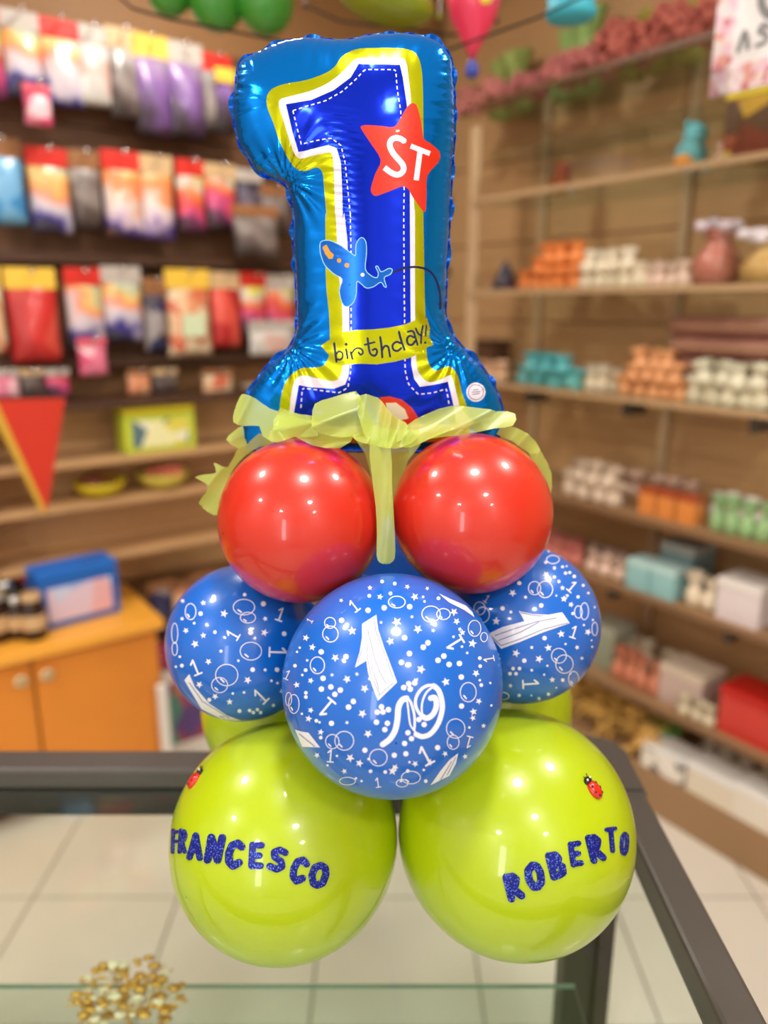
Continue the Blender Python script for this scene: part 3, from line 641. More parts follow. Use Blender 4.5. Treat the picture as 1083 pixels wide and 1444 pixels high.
    mt = [mat('turquoise_foil', (0, 134, 250), .14, metal=.85), mat('yellow_green_foil', (196, 204, 12), .2, metal=.8),
          mat('white_foil_print', (226, 222, 240), .3, metal=.1, coat=.4), mat('royal_blue_foil', (6, 46, 224), .13, metal=.75),
          mat('star_red_print', (214, 40, 18), .3, metal=.2, coat=.5), mat('plane_blue_print', (8, 104, 214), .25, metal=.6),
          mat('navy_print', (14, 22, 80), .35, metal=.3), mat('cream_print', (226, 220, 196), .35), mat('orange_print', (226, 150, 40), .35),
          mat('pale_outline_print', (150, 208, 250), .35)]
    layers = [(marks, 6), (stick, 2), (ST, 2), ([star], 4), (wdot, 2), (windows, 8), (pout, 9), ([plane], 5), (txt, 6), ([banner], 1), ([cream], 7), ([rededge], 4), (trail, 6), (dashes, 2), ([blue], 3), ([white], 2), ([yellow], 1)]
    allp = []; proj_layers = []
    for polys, k in layers:
        pp = []
        for p in polys:
            q = proj(dens([tuple(a) for a in p], 3.2)); pp.append([tuple(a) for a in q]); allp.append(pp[-1])
        proj_layers.append((pp, k))
    rim = dens([tuple(q) for q in outl], .002)
    # interior grid, finer near the seam
    ex = []
    gx, gz = np.meshgrid(np.arange(lo[0], hi[0], .0019), np.arange(lo[1], hi[1], .0019)); Q = np.c_[gx.ravel(), gz.ravel()]; Q[:, 0] += (np.arange(len(Q)) % 2)*.0003
    Q = Q[inpoly(Q, outl)]; d, _, _ = near(Q); Q = Q[d > .0014]
    for k in (.0005, .0011): pass
    vs, fs = cdt([rim]+allp, Q, 1e-6)
    C = np.array([vs[list(f)].mean(0) for f in fs]); keep = inpoly(C, rim); idx = np.zeros(len(C), int); done = np.zeros(len(C), bool)
    for pp, k in proj_layers:
        for p in pp:
            m = inpoly(C, p) & ~done; idx[m] = k; done |= m
    kf = np.where(keep)[0]; h = height(vs)
    t = thing('foil_number_balloon', 'shiny blue foil number 1 balloon with red star and birthday banner', 'balloon', (0, YF, float(outl[:, 1].min())))
    b = np.array(t.location)
    V3 = np.c_[vs[:, 0], YF-h, vs[:, 1]]-b
    pyd('front_panel', V3, [fs[i] for i in kf], mt, t, True, [int(idx[i]) for i in kf])
    v2, f2 = cdt([rim], Q[::3], 1e-6); C2 = np.array([v2[list(f)].mean(0) for f in f2]); k2 = inpoly(C2, rim); h2 = height(v2)
    pyd('back_panel', np.c_[v2[:, 0], YF+h2, v2[:, 1]]-b, [f2[i][::-1] for i in np.where(k2)[0]], mt[0], t, True)
    # flat welded seam with a puckered edge
    R0 = np.array(dens([tuple(q) for q in outl], .0012)); nx_ = np.roll(R0, -1, 0)-np.roll(R0, 1, 0); nrm = np.c_[nx_[:, 1], -nx_[:, 0]]; nrm /= np.maximum(np.hypot(*nrm.T), 1e-9)[:, None]
    ctr = inpoly(R0+nrm*.002, outl); 
    if ctr.mean() > .5: nrm = -nrm
    s = np.r_[0, np.cumsum(np.hypot(*(np.roll(R0, -1, 0)-R0).T))[:-1]]; wdt = .0016+.0034*np.clip(np.sin(s*pi/.021+1.5*np.sin(s*21))*np.sin(s*19+.5), 0, 1); vv = []; n = len(R0)
    for i in range(n):
        yy = .0015*sin(s[i]*2*pi/.021)
        for k, ww in ((0, -.001), (1, wdt[i])): p = R0[i]+nrm[i]*ww; vv.append((p[0]-b[0], yy*k, p[1]-b[2]))
    pyd('seam', vv, [(2*i, 2*((i+1) % n), 2*((i+1) % n)+1, 2*i+1) for i in range(n)], mat('seam_blue_foil', (8, 84, 176), .25, metal=.8), t, True)
foil()

# ------------------------------------------------------------------ green organza around the foot of the figure
def organza():
    m = bpy.data.materials.new('lime_organza'); m.use_nodes = True; nt = m.node_tree; nt.nodes.clear(); N = nt.nodes.new; L = nt.links.new
    o = N('ShaderNodeOutputMaterial'); d = N('ShaderNodeBsdfDiffuse'); tl = N('ShaderNodeBsdfTranslucent'); tp = N('ShaderNodeBsdfTransparent'); gl_ = N('ShaderNodeBsdfGlossy')
    c = lin((200, 220, 100))+(1,); d.inputs[0].default_value = c; tl.inputs[0].default_value = c; gl_.inputs['Roughness'].default_value = .35; gl_.inputs[0].default_value = (.9, 1, .7, 1)
    a = N('ShaderNodeMixShader'); a.inputs[0].default_value = .4; L(d.outputs[0], a.inputs[1]); L(tl.outputs[0], a.inputs[2])
    e = N('ShaderNodeMixShader'); e.inputs[0].default_value = .08; L(a.outputs[0], e.inputs[1]); L(gl_.outputs[0], e.inputs[2])
    f = N('ShaderNodeMixShader'); f.inputs[0].default_value = .27; L(e.outputs[0], f.inputs[1]); L(tp.outputs[0], f.inputs[2]); L(f.outputs[0], o.inputs[0])
    t = thing('organza_wrap', 'sheer lime green fabric gathered round the foot of the foil number', 'fabric', (0, .8, 1.42))
    z = lambda p: sc_(p, 3.868, 200, 540); r = lambda p: sc_(p, 3.61, 480, 560)
    E_ = [ # outline (px), Y at top, Y at bottom, ripple amplitude, ripple direction(deg), wavelength px, phase
        (z([(560,60),(535,75),(505,150),(500,215),(560,235),(640,235),(660,290),(740,325),(800,270),(850,200),(700,140),(620,85)]), .82, .80, .006, 25, 30, 0),
        (z([(460,310),(500,265),(550,235),(560,300),(575,335),(540,355),(520,355)]), .842, .835, .002, 60, 20, 1),
        (z([(690,300),(740,325),(830,295),(960,290),(940,200),(935,180),(860,170),(820,165),(740,210)]), .80, .785, .005, -30, 24, 2),
        (z([(640,275),(700,300),(740,325),(640,350),(560,400),(500,470),(455,560),(420,650),(410,720),(370,710),(310,655),(350,600),(355,552),(290,515),(350,498),(405,490),(392,440),(410,440),(470,460),(520,365),(575,335)]), .835, .835, .003, 40, 24, .5),
        (sc_([(0,1290),(20,1200),(130,1160),(270,1120),(320,1140),(420,1330),(380,1400),(200,1430),(60,1400),(0,1370)], 4.815, 440, 320), .80, .772, .006, 70, 30, 1.5),
        (sc_([(300,1150),(450,1160),(520,1250),(600,1310),(650,1345),(610,1444),(500,1490),(420,1480),(350,1400)], 4.815, 440, 320), .792, .765, .006, 10, 22, 2.2),
        (r([(330,150),(440,85),(560,45),(700,55),(800,75),(700,130),(560,170),(450,215),(360,255),(310,240)]), .80, .775, .006, 65, 26, .3),
        (r([(420,215),(560,165),(700,125),(800,72),(890,85),(878,145),(780,160),(640,190),(500,205),(440,215)]), .812, .79, .004, 50, 30, 1.1),
        (r([(180,150),(300,170),(395,165),(400,200),(350,240),(280,262),(200,255),(120,235),(60,200)]), .785, .762, .006, 20, 18, 0),
        (r([(150,220),(240,225),(262,330),(262,430),(270,560),(280,780),(268,835),(235,850),(200,842),(184,805),(186,700),(180,560),(160,400)]), .772, .745, .003, 5, 30, 0),
        ([(395,575),(430,590),(470,600),(500,612),(480,632),(440,628),(415,615),(385,612)], .80, .785, .004, 80, 20, 1),
        ([(500,612),(545,604),(600,612),(575,650),(562,700),(552,730),(540,730),(528,690),(515,640)], .83, .83, .003, 20, 22, 0),
        ([(752,622),(765,640),(778,668),(776,700),(766,690),(755,655),(742,632)], .835, .835, .002, 30, 22, 0),
        ([(715,600),(745,612),(762,634),(748,640),(722,622),(700,612)], .82, .82, .003, 40, 20, 0),
    ]
    b = Vector(t.location)
    for (poly, yt, yb, amp, dr_, wl_, ph) in E_:
        v2, f2 = region([smooth_poly(poly, True, 2)], 3.5); ys = v2[:, 1]; y0, y1 = ys.min(), ys.max(); a = radians(dr_); vs = []
        for x, y in v2:
            s = (y-y0)/(y1-y0+1e-6); q = (x*cos(a)+y*sin(a))/wl_*2*pi+ph
            Y = yt+(yb-yt)*s+amp*2.0*abs(sin(q*.27))+amp*.5*sin(q*.33+x*.04)
            vs.append(at_y(x, y, Y)-b)
        pyd('fabric_fold', vs, f2, m, t, True)
organza()

# ------------------------------------------------------------------ gold spray on the lower glass shelf
def gold():
    M_GOLD = mat('gold_glitter', (206, 160, 70), .35, metal=.5, noise=.3, nscale=90); M_CRM = mat('cream_petals', (232, 222, 190), .6)
    c = at_z(180, 1412, .60); t = thing('gold_flower_spray', 'gold and cream flower spray lying under the glass counter top', 'decoration', (c.x, c.y, .58)); rnd = random.Random(4)
    bm = bmesh.new(); b2 = bmesh.new(); st = bmesh.new()
    for k in range(150):
        a = rnd.uniform(0, 2*pi); r_ = .08*math.sqrt(rnd.random()); p = Vector((r_*cos(a)*1.1, r_*sin(a)*.7, rnd.uniform(.008, .05)))
        ball(p, rnd.uniform(.003, .008), (1.5, .9, .5), bm if k % 3 else b2, 6)
    for k in range(14):
        a = rnd.uniform(0, 2*pi); tube([(0, -.02, .01), (.05*cos(a), .04*sin(a), .03), (.09*cos(a), .065*sin(a), .03)], .0012, 5, st)
    tag(obj('gold_berries', bm, M_GOLD, t, True), kind='stuff'); tag(obj('cream_petals', b2, M_CRM, t, True), kind='stuff'); obj('stems', st, M_GOLD, t)
gold()
#@@REST
# ------------------------------------------------------------------ left wall: hanging bags
LV = 2.72                                       # plane of the bag fronts
P_L = lambda x, y, d=LV: at_plane(x, y, V, d)
def uvz(p): return p.dot(U), p.dot(V), p.z
FILM = {
 'rainbow': patch_mat('rainbow_film', [(206,202,208),(240,150,90),(200,196,202),(50,48,140),(44,44,110),(250,210,110),(196,192,200),(214,60,60),(170,190,150)], 24),
 'orange':  patch_mat('orange_white_film', [(232,176,126),(224,214,208),(236,120,60),(224,180,150),(206,190,196),(70,60,150)], 22, seed=3),
 'purple':  patch_mat('purple_film', [(120,84,140),(150,116,170),(176,160,180),(92,60,110),(140,100,160)], 24, seed=5),
 'grey':    patch_mat('grey_silver_film', [(170,160,155),(120,108,104),(200,190,184),(90,76,72)], 24, seed=7),
 'red':     patch_mat('red_film', [(206,48,44),(184,36,38),(222,84,70),(196,44,40)], 10, seed=9),
 'blue':    patch_mat('blue_film', [(60,140,200),(40,110,180),(110,170,214),(50,120,190)], 10, seed=11),
 'bright':  patch_mat('bright_party_film', [(240,220,60),(236,110,60),(206,200,196),(220,60,130),(250,230,200),(90,180,150),(60,60,140)], 24, seed=13),
 'white':   patch_mat('white_film', [(214,210,206),(200,194,190),(214,176,166),(220,216,212)], 20, seed=15),
 'pink':    patch_mat('pink_film', [(226,120,150),(240,190,200),(214,80,120)], 20, seed=17),
 'navy':    patch_mat('navy_film', [(40,44,90),(90,80,100),(150,140,140),(60,54,70)], 20, seed=19),
 'peach':   patch_mat('peach_label_film', [(224,150,110),(230,190,150),(214,110,80),(236,214,180)], 20, seed=21)}
FILM['rainbow'] = band_mat('rainbow_bands', [(60,56,80),(54,46,140),(190,180,200),(214,200,204),(226,150,140),(236,160,90),(230,200,130),(180,196,160),(210,204,196)])
FILM['orange'] = band_mat('orange_bands', [(90,60,60),(66,50,140),(206,180,200),(220,206,200),(232,150,110),(232,130,70),(232,190,120),(214,206,190)])
FILM['bright'] = band_mat('bright_bands', [(60,40,50),(110,50,90),(220,80,130),(210,70,60),(232,130,70),(206,196,190),(228,214,60),(160,190,140)])
FILM['grey'] = band_mat('grey_bands', [(50,38,36),(90,76,74),(140,128,124),(110,98,94),(170,160,156),(150,140,134)])
FILM['purple'] = band_mat('purple_bands', [(40,26,34),(80,56,90),(120,84,150),(140,104,160),(150,130,156),(170,160,168)], .30)
CARD = {'red': mat('red_card', (212, 40, 28), .5), 'yellow': mat('yellow_card', (240, 196, 70), .5), 'white': mat('white_card', (190, 180, 172), .5), 'brown': mat('brown_card', (150, 100, 60), .5), 'cream': mat('cream_card', (206, 172, 128), .5), 'pink': mat('pink_card', (220, 90, 110), .5), 'green': mat('pale_green_card', (214, 228, 190), .5)}
def pouch(W, H, D, seed):
    rnd = random.Random(seed); nx, nz = 10, 12; vs = []; fs = []; a0, b0 = rnd.uniform(0, 6), rnd.uniform(0, 6)
    for side in (-1, 1):
        for j in range(nz+1):
            for i in range(nx+1):
                u = i/nx; v = j/nz; e = max(0, sin(pi*u))**.6*max(0, sin(pi*min(1, v*1.0)))**.5
                wv = 1+.18*sin(7*u+a0+3*v)*sin(5*v+b0)
                vs.append(((u-.5)*W*(1-.06*sin(pi*v)), side*D/2*e*wv*(1.2-.6*v), v*H))
    n = (nx+1)*(nz+1)
    for s in range(2):
        for j in range(nz):
            for i in range(nx):
                q = s*n+j*(nx+1)+i; f = (q, q+1, q+nx+2, q+nx+1); fs.append(f if s == 0 else f[::-1])
    bm = bmesh.new(); vv = [bm.verts.new(v) for v in vs]
    for f in fs: bm.faces.new([vv[i] for i in f])
    bmesh.ops.remove_doubles(bm, verts=bm.verts, dist=1e-5); return bm
bag_k = 0
def bag(px0, py0, px1, py1, film, card, label, group, depth=.06, tilt=0, d=LV, hook=True, strip=None):
    """hanging packet filling the given span of the wall plane; origin at its lower edge"""
    global bag_k; bag_k += 1
    a = P_L(px0, (py0+py1)/2, d); b = P_L(px1, (py0+py1)/2, d); xm = (px0+px1)/2; top = P_L(xm, py0, d); bot = P_L(xm, py1, d)
    W = (b-a).length; H = top.z-bot.z; t = thing('hanging_bag', label, 'bag', bot, ROOM, group)
    ch = H*.22
    obj('pouch', pouch(W, H*.84, depth, bag_k), FILM[film], t, True)
    hc = bx((0, -.004, H*.89), (W*.96, .012, ch), .002); obj('header_card', hc, CARD[card], t)
    obj('label_card', bx((W*.02, -depth*.5-.004, H*.36), (W*.5, .003, H*.26), 0), CARD[strip], t) if strip else None
    if hook:
        bm = tube([(0, .10, H*.95), (0, -.03, H*.95), (0, -.055, H*.965)], .003, 6); ball((0, -.056, H*.966), .0075, (1, 1, 1), bm, 10)  # chrome ball tip added to give each hook a bright glint
        o = obj('peg_hook', bm, M_CHROME, t, True)
    if tilt: t.rotation_euler = (0, tilt, ROOM)
    return t
g1, g2, g3, g4 = 'party bags hanging in the top row', 'party bags hanging in the second row', 'party bags hanging in the third row', 'flat packets hanging in the low row'
S = 'leftmost'
bag(-52, 0, 12, 140, 'bright', 'pink', 'party bag cut by the left edge of the top row', g1)
bag(10, 18, 66, 140, 'rainbow', 'white', 'white and orange party bag with white header, top row far left', g1)
bag(36, 120, 76, 178, 'pink', 'pink', 'small pink and white pouch poking below the top row at far left', g1, .04, 0, LV-.07)
bag(64, 30, 122, 152, 'rainbow', 'red', 'rainbow print party bag with bright red header, top row', g1)
bag(112, 38, 160, 150, 'white', 'white', 'white party bag right of the red-headed bag, top row', g1)
bag(156, 42, 204, 172, 'grey', 'cream', 'grey silver bag with cream header left of the purple bags, top row', g1)
bag(192, 52, 246, 195, 'purple', 'yellow', 'purple bag with yellow header, larger of two, top row', g1, .09)
bag(238, 62, 292, 198, 'purple', 'white', 'purple bag with white header right of the yellow-headed purple bag', g1, .09)
bag(286, 78, 330, 190, 'grey', 'red', 'grey bag with red header beside the foil number, top row', g1)
bag(-20, 196, 42, 318, 'blue', 'brown', 'sky blue packet with brown header, second row far left', g2, .08)
bag(46, 210, 106, 330, 'rainbow', 'red', 'rainbow bag with red header next to the sky blue packet', g2)
bag(104, 214, 148, 326, 'grey', 'brown', 'brownish grey bag with brown header, second row', g2)
bag(150, 214, 206, 336, 'orange', 'red', 'orange and white bag with red header, second row middle', g2)
bag(202, 220, 250, 340, 'orange', 'cream', 'orange bag with cream header, second row middle', g2)
bag(252, 226, 292, 330, 'bright', 'red', 'yellow and magenta bag with red header, second row', g2)
bag(290, 232, 336, 326, 'bright', 'cream', 'multicoloured bag with cream header, second row', g2)
bag(334, 240, 372, 318, 'navy', 'white', 'navy bag with white header, second row right', g2)
bag(368, 262, 412, 332, 'grey', 'brown', 'dark grey bag against the foil number, second row right end', g2)
bag(330, 290, 396, 364, 'grey', 'brown', 'wide grey bag hanging low at the right of the second row', g2, .05, 0, LV-.05, False)
bag(-24, 374, 14, 500, 'peach', 'yellow', 'peach packet cut by the left edge, third row', g3)
bag(18, 378, 92, 512, 'red', 'yellow', 'big red packet with yellow header, third row left', g3, .08)
bag(98, 378, 152, 490, 'rainbow', 'red', 'rainbow bag with red header, third row', g3)
bag(148, 376, 206, 482, 'rainbow', 'white', 'rainbow bag with wide white header, third row', g3)
bag(112, 476, 154, 530, 'pink', 'pink', 'small raspberry pink pouch hanging below the third row', g3, .04, 0, LV-.06)
bag(206, 392, 240, 496, 'navy', 'brown', 'dark bag with brown header, third row middle', g3)
bag(238, 380, 302, 502, 'peach', 'yellow', 'peach bag with yellow header and pale green label, third row', g3, .06, 0, LV, True, 'green')
bag(300, 384, 342, 490, 'red', 'cream', 'dark red bag with cream header, third row', g3)
bag(340, 384, 378, 476, 'bright', 'red', 'bright bag with red header, third row right', g3)
bag(376, 388, 418, 480, 'bright', 'white', 'yellow and orange bag with white header beside the foil number, third row', g3)
bag(352, 452, 420, 500, 'white', 'white', 'flat white packet below the bright bags, third row right', g3, .03, 0, LV-.06, False)
for k, (a, b, f, c) in enumerate([(-6, 30, 'pink', 'white'), (30, 66, 'grey', 'cream'), (66, 102, 'bright', 'white'), (180, 214, 'peach', 'brown'), (216, 252, 'grey', 'cream'), (286, 330, 'peach', 'brown')]):
    bag(a, 520, b, 562 if k < 3 else 556, f, c, ['pink packet at the far left of the low row', 'grey packet second from the left in the low row', 'small bright packet above the red pennant', 'peach packet right of the gap in the low row', 'grey packet above the yellow and green box', 'peach packet under the white packet, low row right'][k], g4, .03)
# small packets glimpsed right of the foil number
for args in [(641, 165, 668, 196, 'blue', 'white', 'light blue packet just right of the foil number'), (640, 196, 662, 226, 'bright', 'yellow', 'yellow topped packet just right of the foil number'),
             (638, 232, 664, 276, 'navy', 'brown', 'dark packet just right of the foil number'), (636, 280, 664, 345, 'peach', 'brown', 'brown and red packet low beside the foil number')]:
    bag(*args, 'packets in the corner beside the foil number', .03, 0, 2.76, False)
bag(306, 98, 334, 190, 'purple', 'yellow', 'violet bag with yellow smiley-coloured header touching the foil number', g1, .04, 0, 2.3, False).name = 'hanging_bag'

# dark boards standing in for the shade between the rows, shelf unit below
for k, z in enumerate((2.06, 1.765, 1.425)):
    room_box('shade_band', -.9, UW-.03, VW-.10, VW-.022, z, z+.03, M_DARKW, parent=wl)
def shelf_unit():
    t = thing('wall_shelf_unit', 'tan wooden shelf unit with pale upright above the orange cabinet', 'shelf', rw(0, 0, .62), ROOM)
    obj('back_board', bx((.82, 2.80, .34), (.96, .02, .66)), mat('tan_board', (204, 160, 112), .6, noise=.1), t)
    for z in (.17, .362, .505, .69): obj('shelf_board', bx((.82, 2.70, z), (.96, .22, .022), .003), M_WALLR if z < .6 else M_DARKW, t)
    obj('upright', bx((1.34, 2.70, .36), (.07, .22, .70), .004), M_PALE, t)
    obj('upright', bx((.32, 2.70, .36), (.03, .22, .70), .004), M_WALLR, t)
shelf_unit()
def gift_box(name, loc, W, D, H, m, m2, label, cat='box', group=None, rot=ROOM, pic=None, lid=True):
    t = thing(name, label, cat, loc, rot, group)
    obj('box_body', bx((0, 0, H*.42), (W, D, H*.84), .002), m, t)
    if lid: obj('lid', bx((0, 0, H*.9), (W*1.04, D*1.04, H*.2), .003), m2, t)
    else: obj('rim', bx((0, 0, H*.93), (W, D, H*.14), .002), m2, t)
    if pic: obj('picture', bx((0, -D/2-.001, H*.42), (W*.8, .003, H*.6)), pic, t)
    return t
def on_l(px, v, z):
    """point on the plane z at wall distance v in the column of pixel px"""
    lo, hi = -3.0, 3.0
    for _ in range(40):
        m_ = (lo+hi)/2; p = rw(m_, v, z); q = p-CAM; zc = q.y*cos(PITCH)-q.z*sin(PITCH); x = CXP+FPX*q.x/zc
        if x < px: lo = m_
        else: hi = m_
    return rw(lo, v, z)
M_YEL = mat('bright_yellow', (226, 206, 40), .45); M_LIME = mat('lime_card', (200, 214, 60), .45); M_TEAL = mat('teal_plastic', (70, 170, 178), .4)
gift_box('toy_box', on_l(222, 2.66, 1.137), .25, .10, .155, M_LIME, M_YEL, 'yellow and lime toy box standing on the middle board of the shelf unit', 'box', None, ROOM, patch_mat('toy_picture', [(240,240,210),(220,150,60),(240,236,180),(90,120,130),(226,214,90)], 14, seed=23), False)
def bowl(px, z, r, m, m2, label):
    t = thing('bowl', label, 'bowl', on_l(px, 2.67, z), ROOM, 'bowls on the lower board')
    bm = lathe([(.3*r, 0), (.75*r, .15*r), (r, .55*r), (r*1.04, .62*r), (r*.94, .55*r), (.6*r, .2*r)], 24); obj('bowl_body', bm, m, t, True)
    b2 = bmesh.new(); rn = random.Random(px)
    for k in range(14): ball((rn.uniform(-.6, .6)*r, rn.uniform(-.5, .5)*r, rn.uniform(.5, .72)*r), .2*r, (1, 1, .8), b2, 8)
    tag(obj('sweets', b2, m2, t, True), kind='stuff')
bowl(142, .994, .088, M_YEL, mat('brown_sweets', (120, 60, 40), .5), 'yellow bowl of brown sweets on the lower board, left one')
bowl(230, .994, .094, mat('pale_yellow_bowl', (222, 206, 90), .45), mat('pink_sweets', (220, 120, 100), .5), 'pale yellow bowl of pink sweets on the lower board, right one')

# pennant
def pennant():
    vd = 2.40; A3 = [at_plane(x, y, V, vd) for x, y in [(-6, 563), (92, 561), (66, 722)]]; b = A3[2]; t = thing('pennant', 'large red triangular pennant with a yellow edge hanging at the left', 'pennant', b, ROOM)
    inv = Matrix.Rotation(-ROOM, 4, 'Z'); q = [inv@(p-b) for p in A3]; Y3 = inv@(at_plane(-22, 563, V, vd)-b); Y4 = inv@(at_plane(58, 722, V, vd)-b)
    def prism(pts, th, y0=0):
        bm = bmesh.new(); f = [bm.verts.new((p.x, y0, p.z)) for p in pts]; g = [bm.verts.new((p.x, y0+th, p.z)) for p in pts]; n = len(pts)
        bm.faces.new(f); bm.faces.new(g[::-1])
        for i in range(n): bm.faces.new((f[i], f[(i+1) % n], g[(i+1) % n], g[i]))
        bmesh.ops.recalc_face_normals(bm, faces=bm.faces); return bm
    obj('cloth', prism(q, .003), mat('pennant_red', (206, 46, 22), .6, noise=.08, nscale=15), t)
    obj('edge_band', prism([Y3, q[0], q[2], Y4], .004, -.001), mat('pennant_yellow', (206, 160, 50), .6), t)
    obj('cord', tube([q[0]+Vector((-.3, 0, .012)), q[0]+Vector((0, 0, .004)), q[1]+Vector((0, 0, .004)), q[1]+Vector((.25, .3, .02))], .003, 6), M_BLACK, t)
pennant()

# orange cabinet
def cabinet():
    t = thing('low_cabinet', 'low orange laminate cabinet with round pale knobs at the left', 'cabinet', rw(0, 0, 0), ROOM)
    u0, u1, v0, v1 = -.75, .775, 2.42, 2.79
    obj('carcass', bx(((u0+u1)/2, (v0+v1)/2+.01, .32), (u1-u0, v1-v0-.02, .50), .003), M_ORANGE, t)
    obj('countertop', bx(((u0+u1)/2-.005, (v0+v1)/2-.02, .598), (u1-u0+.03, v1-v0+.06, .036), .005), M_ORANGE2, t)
    obj('plinth', bx(((u0+u1)/2, (v0+v1)/2+.03, .035), (u1-u0-.04, v1-v0-.08, .07)), M_DARKW, t)
    for a, b, ks in ((-.745, -.385, 1), (-.38, -.015, -1), (-.01, .368, 1), (.374, .77, -1)):
        d = obj('door', bx(((a+b)/2, v0-.003, .325), (b-a-.004, .018, .475), .002), M_ORANGE, t)
        kx = b-.035 if ks > 0 else a+.035
        bm = lathe([(.008, 0), (.008, .012), (.019, .018), (.021, .026), (.014, .032)][::1], 14); bmesh.ops.transform(bm, matrix=Matrix.Translation((kx, v0-.012, .515))@Matrix.Rotation(pi/2, 4, 'X'), verts=bm.verts)
        obj('knob', bm, M_KNOB, d, True)
cabinet()
# things on the cabinet
gift_box('toy_box', on_l(108, 2.56, .617), .26, .12, .19, mat('blue_box_card', (30, 100, 190), .4), mat('blue_box_edge', (20, 110, 210), .4), 'blue toy box with a colourful picture lying on the orange cabinet', 'box', None, ROOM+.1, patch_mat('box_picture', [(170,190,230),(220,200,224),(180,80,160),(110,150,220),(230,180,190),(200,210,240)], 9, seed=31), False)
def jar(px, v, z, r, h, body, lid, label, group, loc=None):
    t = thing('jar', label, 'jar', loc or on_l(px, v, z), ROOM, group)
    obj('jar_body', lathe([(r*.9, 0), (r, h*.1), (r, h*.7), (r*.7, h*.82), (r*.7, h*.86)], 16), body, t, True)
    obj('lid', lathe([(r*.76, h*.85), (r*.78, h*.86), (r*.78, h*.98), (r*.7, h)], 16), lid, t, True)
    obj('label_band', lathe([(r*1.01, h*.25), (r*1.02, h*.26), (r*1.02, h*.55), (r*1.01, h*.56)], 16), CARD['cream'], t)
M_DJAR = mat('dark_jar_glass', (50, 30, 22), .15, noise=.3, nscale=30); M_OJAR = mat('olive_jar_glass', (110, 104, 40), .2, noise=.3, nscale=30)
for k, (px, v, b, l, lab) in enumerate([(-2, 2.5, M_DJAR, CARD['white'], 'dark jar with white lid at the left edge of the cabinet top'), (14, 2.62, M_OJAR, M_CHROME, 'olive jar with chrome lid behind, on the cabinet top'), (28, 2.5, M_DJAR, M_CHROME, 'dark jar with chrome lid second from the left on the cabinet'), (44, 2.64, M_DJAR, CARD['red'], 'dark jar with red lid behind the others on the cabinet'), (50, 2.46, M_DJAR, CARD['cream'], 'dark jar with cream lid next to the blue toy box')]):
    jar(px, v, .617, .04, .16-.01*(k % 3), b, l, lab, 'jars on the orange cabinet')
# right of the cabinet: poster box, white post and dark goods
gift_box('picture_box', on_l(268, 2.56, .0), .21, .10, .42, mat('white_box_card', (232, 226, 218), .5), mat('magenta_box_edge', (170, 60, 90), .5), 'upright box with purple, pink and green picture on the floor by the cabinet', 'box', None, ROOM, patch_mat('fantasy_picture', [(120,50,110),(170,60,110),(90,60,130),(190,120,80),(70,140,120),(150,50,90)], 9, seed=37), False)
t_ = thing('white_pole', 'white square pole standing between cabinet and picture box', 'pole', on_l(238, 2.38, 0), ROOM); obj('shaft', bx((0, 0, .19), (.03, .03, .37), .003), M_WHITE, t_); obj('foot', bx((0, 0, .006), (.06, .06, .012), .003), M_WHITE, t_)
for k, (px, f, z) in enumerate([(232, 'navy', .62), (262, 'peach', .60), (292, 'navy', .62)]):
    p = on_l(px, 2.66, z-.2); t_ = thing('hanging_bag', ['dark bag hanging right above the picture box, left one', 'peach brown bag hanging above the picture box', 'dark bag hanging above the picture box, right one'][k], 'bag', p, ROOM, 'bags above the picture box')
    obj('pouch', pouch(.10, .2, .05, 60+k), FILM[f], t_, True); obj('header_card', bx((0, 0, .205), (.10, .01, .04)), CARD['brown'], t_); obj('peg_hook', tube([(0, .15, .21), (0, -.02, .21)], .003, 6), M_CHROME, t_)

# ------------------------------------------------------------------ right wall: shelves
UF = 2.0
SH = [2.315, 2.165, 2.0, 1.68, 1.352, .985, .735, .38]
M_BASE = mat('tan_plinth_wood', (158, 124, 88), .5)
def shelving():
    t = thing('wall_shelving', 'shelving of glass boards on dark brackets along the tan right wall', 'shelf', rw(0, 0, 0), ROOM)
    for z in SH:
        if z == 2.165: 
            obj('shelf', bx((2.20, .9, z-.004), (.26, 2.7, .008)), G_SHELF, t); continue
        wood = z < 1.0
        s = obj('shelf', bx(((UF+UW-.02)/2, .9, z-.009), (UW-.02-UF, 2.7, .018 if wood else .010), 0), M_BASE if wood else G_SHELF, t)
        obj('front_lip', bx((UF-.003, .9, z-.004), (.006, 2.7, .018)), (mat('tan_shelf_lip', (178, 146, 110), .35) if z < 2.2 else M_SLAT) if not wood else mat('brown_lip', (128, 94, 64), .5), s)
        if z in (2.0, 1.68, 1.352):
            obj('front_pane', bx((UF+.004, .9, z+.035), (.003, 2.68, .07)), glass_mat('clear_acrylic', (.97, .96, .94)), s)
            for k in range(7): obj('divider', bx((UF+.16, -.2+k*.36, z+.075), (.30, .003, .15)), glass_mat('clear_acrylic'), t)
        if z in (1.352, .735):
            for k in range(6): obj('bracket', bx((UF+.06, -.16+k*.42, z-.036), (.10, .02, .045), .004), mat('dark_bracket', (60, 50, 44), .5), t)
    obj('upright', bx((UF+.02, 2.26, 1.15), (.012, .05, 2.2), .004), mat('beige_upright', (196, 166, 130), .4), t)
    for k in range(4): obj('upright', bx((UW-.03, 2.2-k*.62, 1.25), (.02, .03, 2.3), .002), mat('slot_upright', (196, 166, 130), .4), t)
    obj('base_shelf', bx((2.17, .9, .075), (.34, 2.7, .15), .004), M_BASE, t)
shelving()
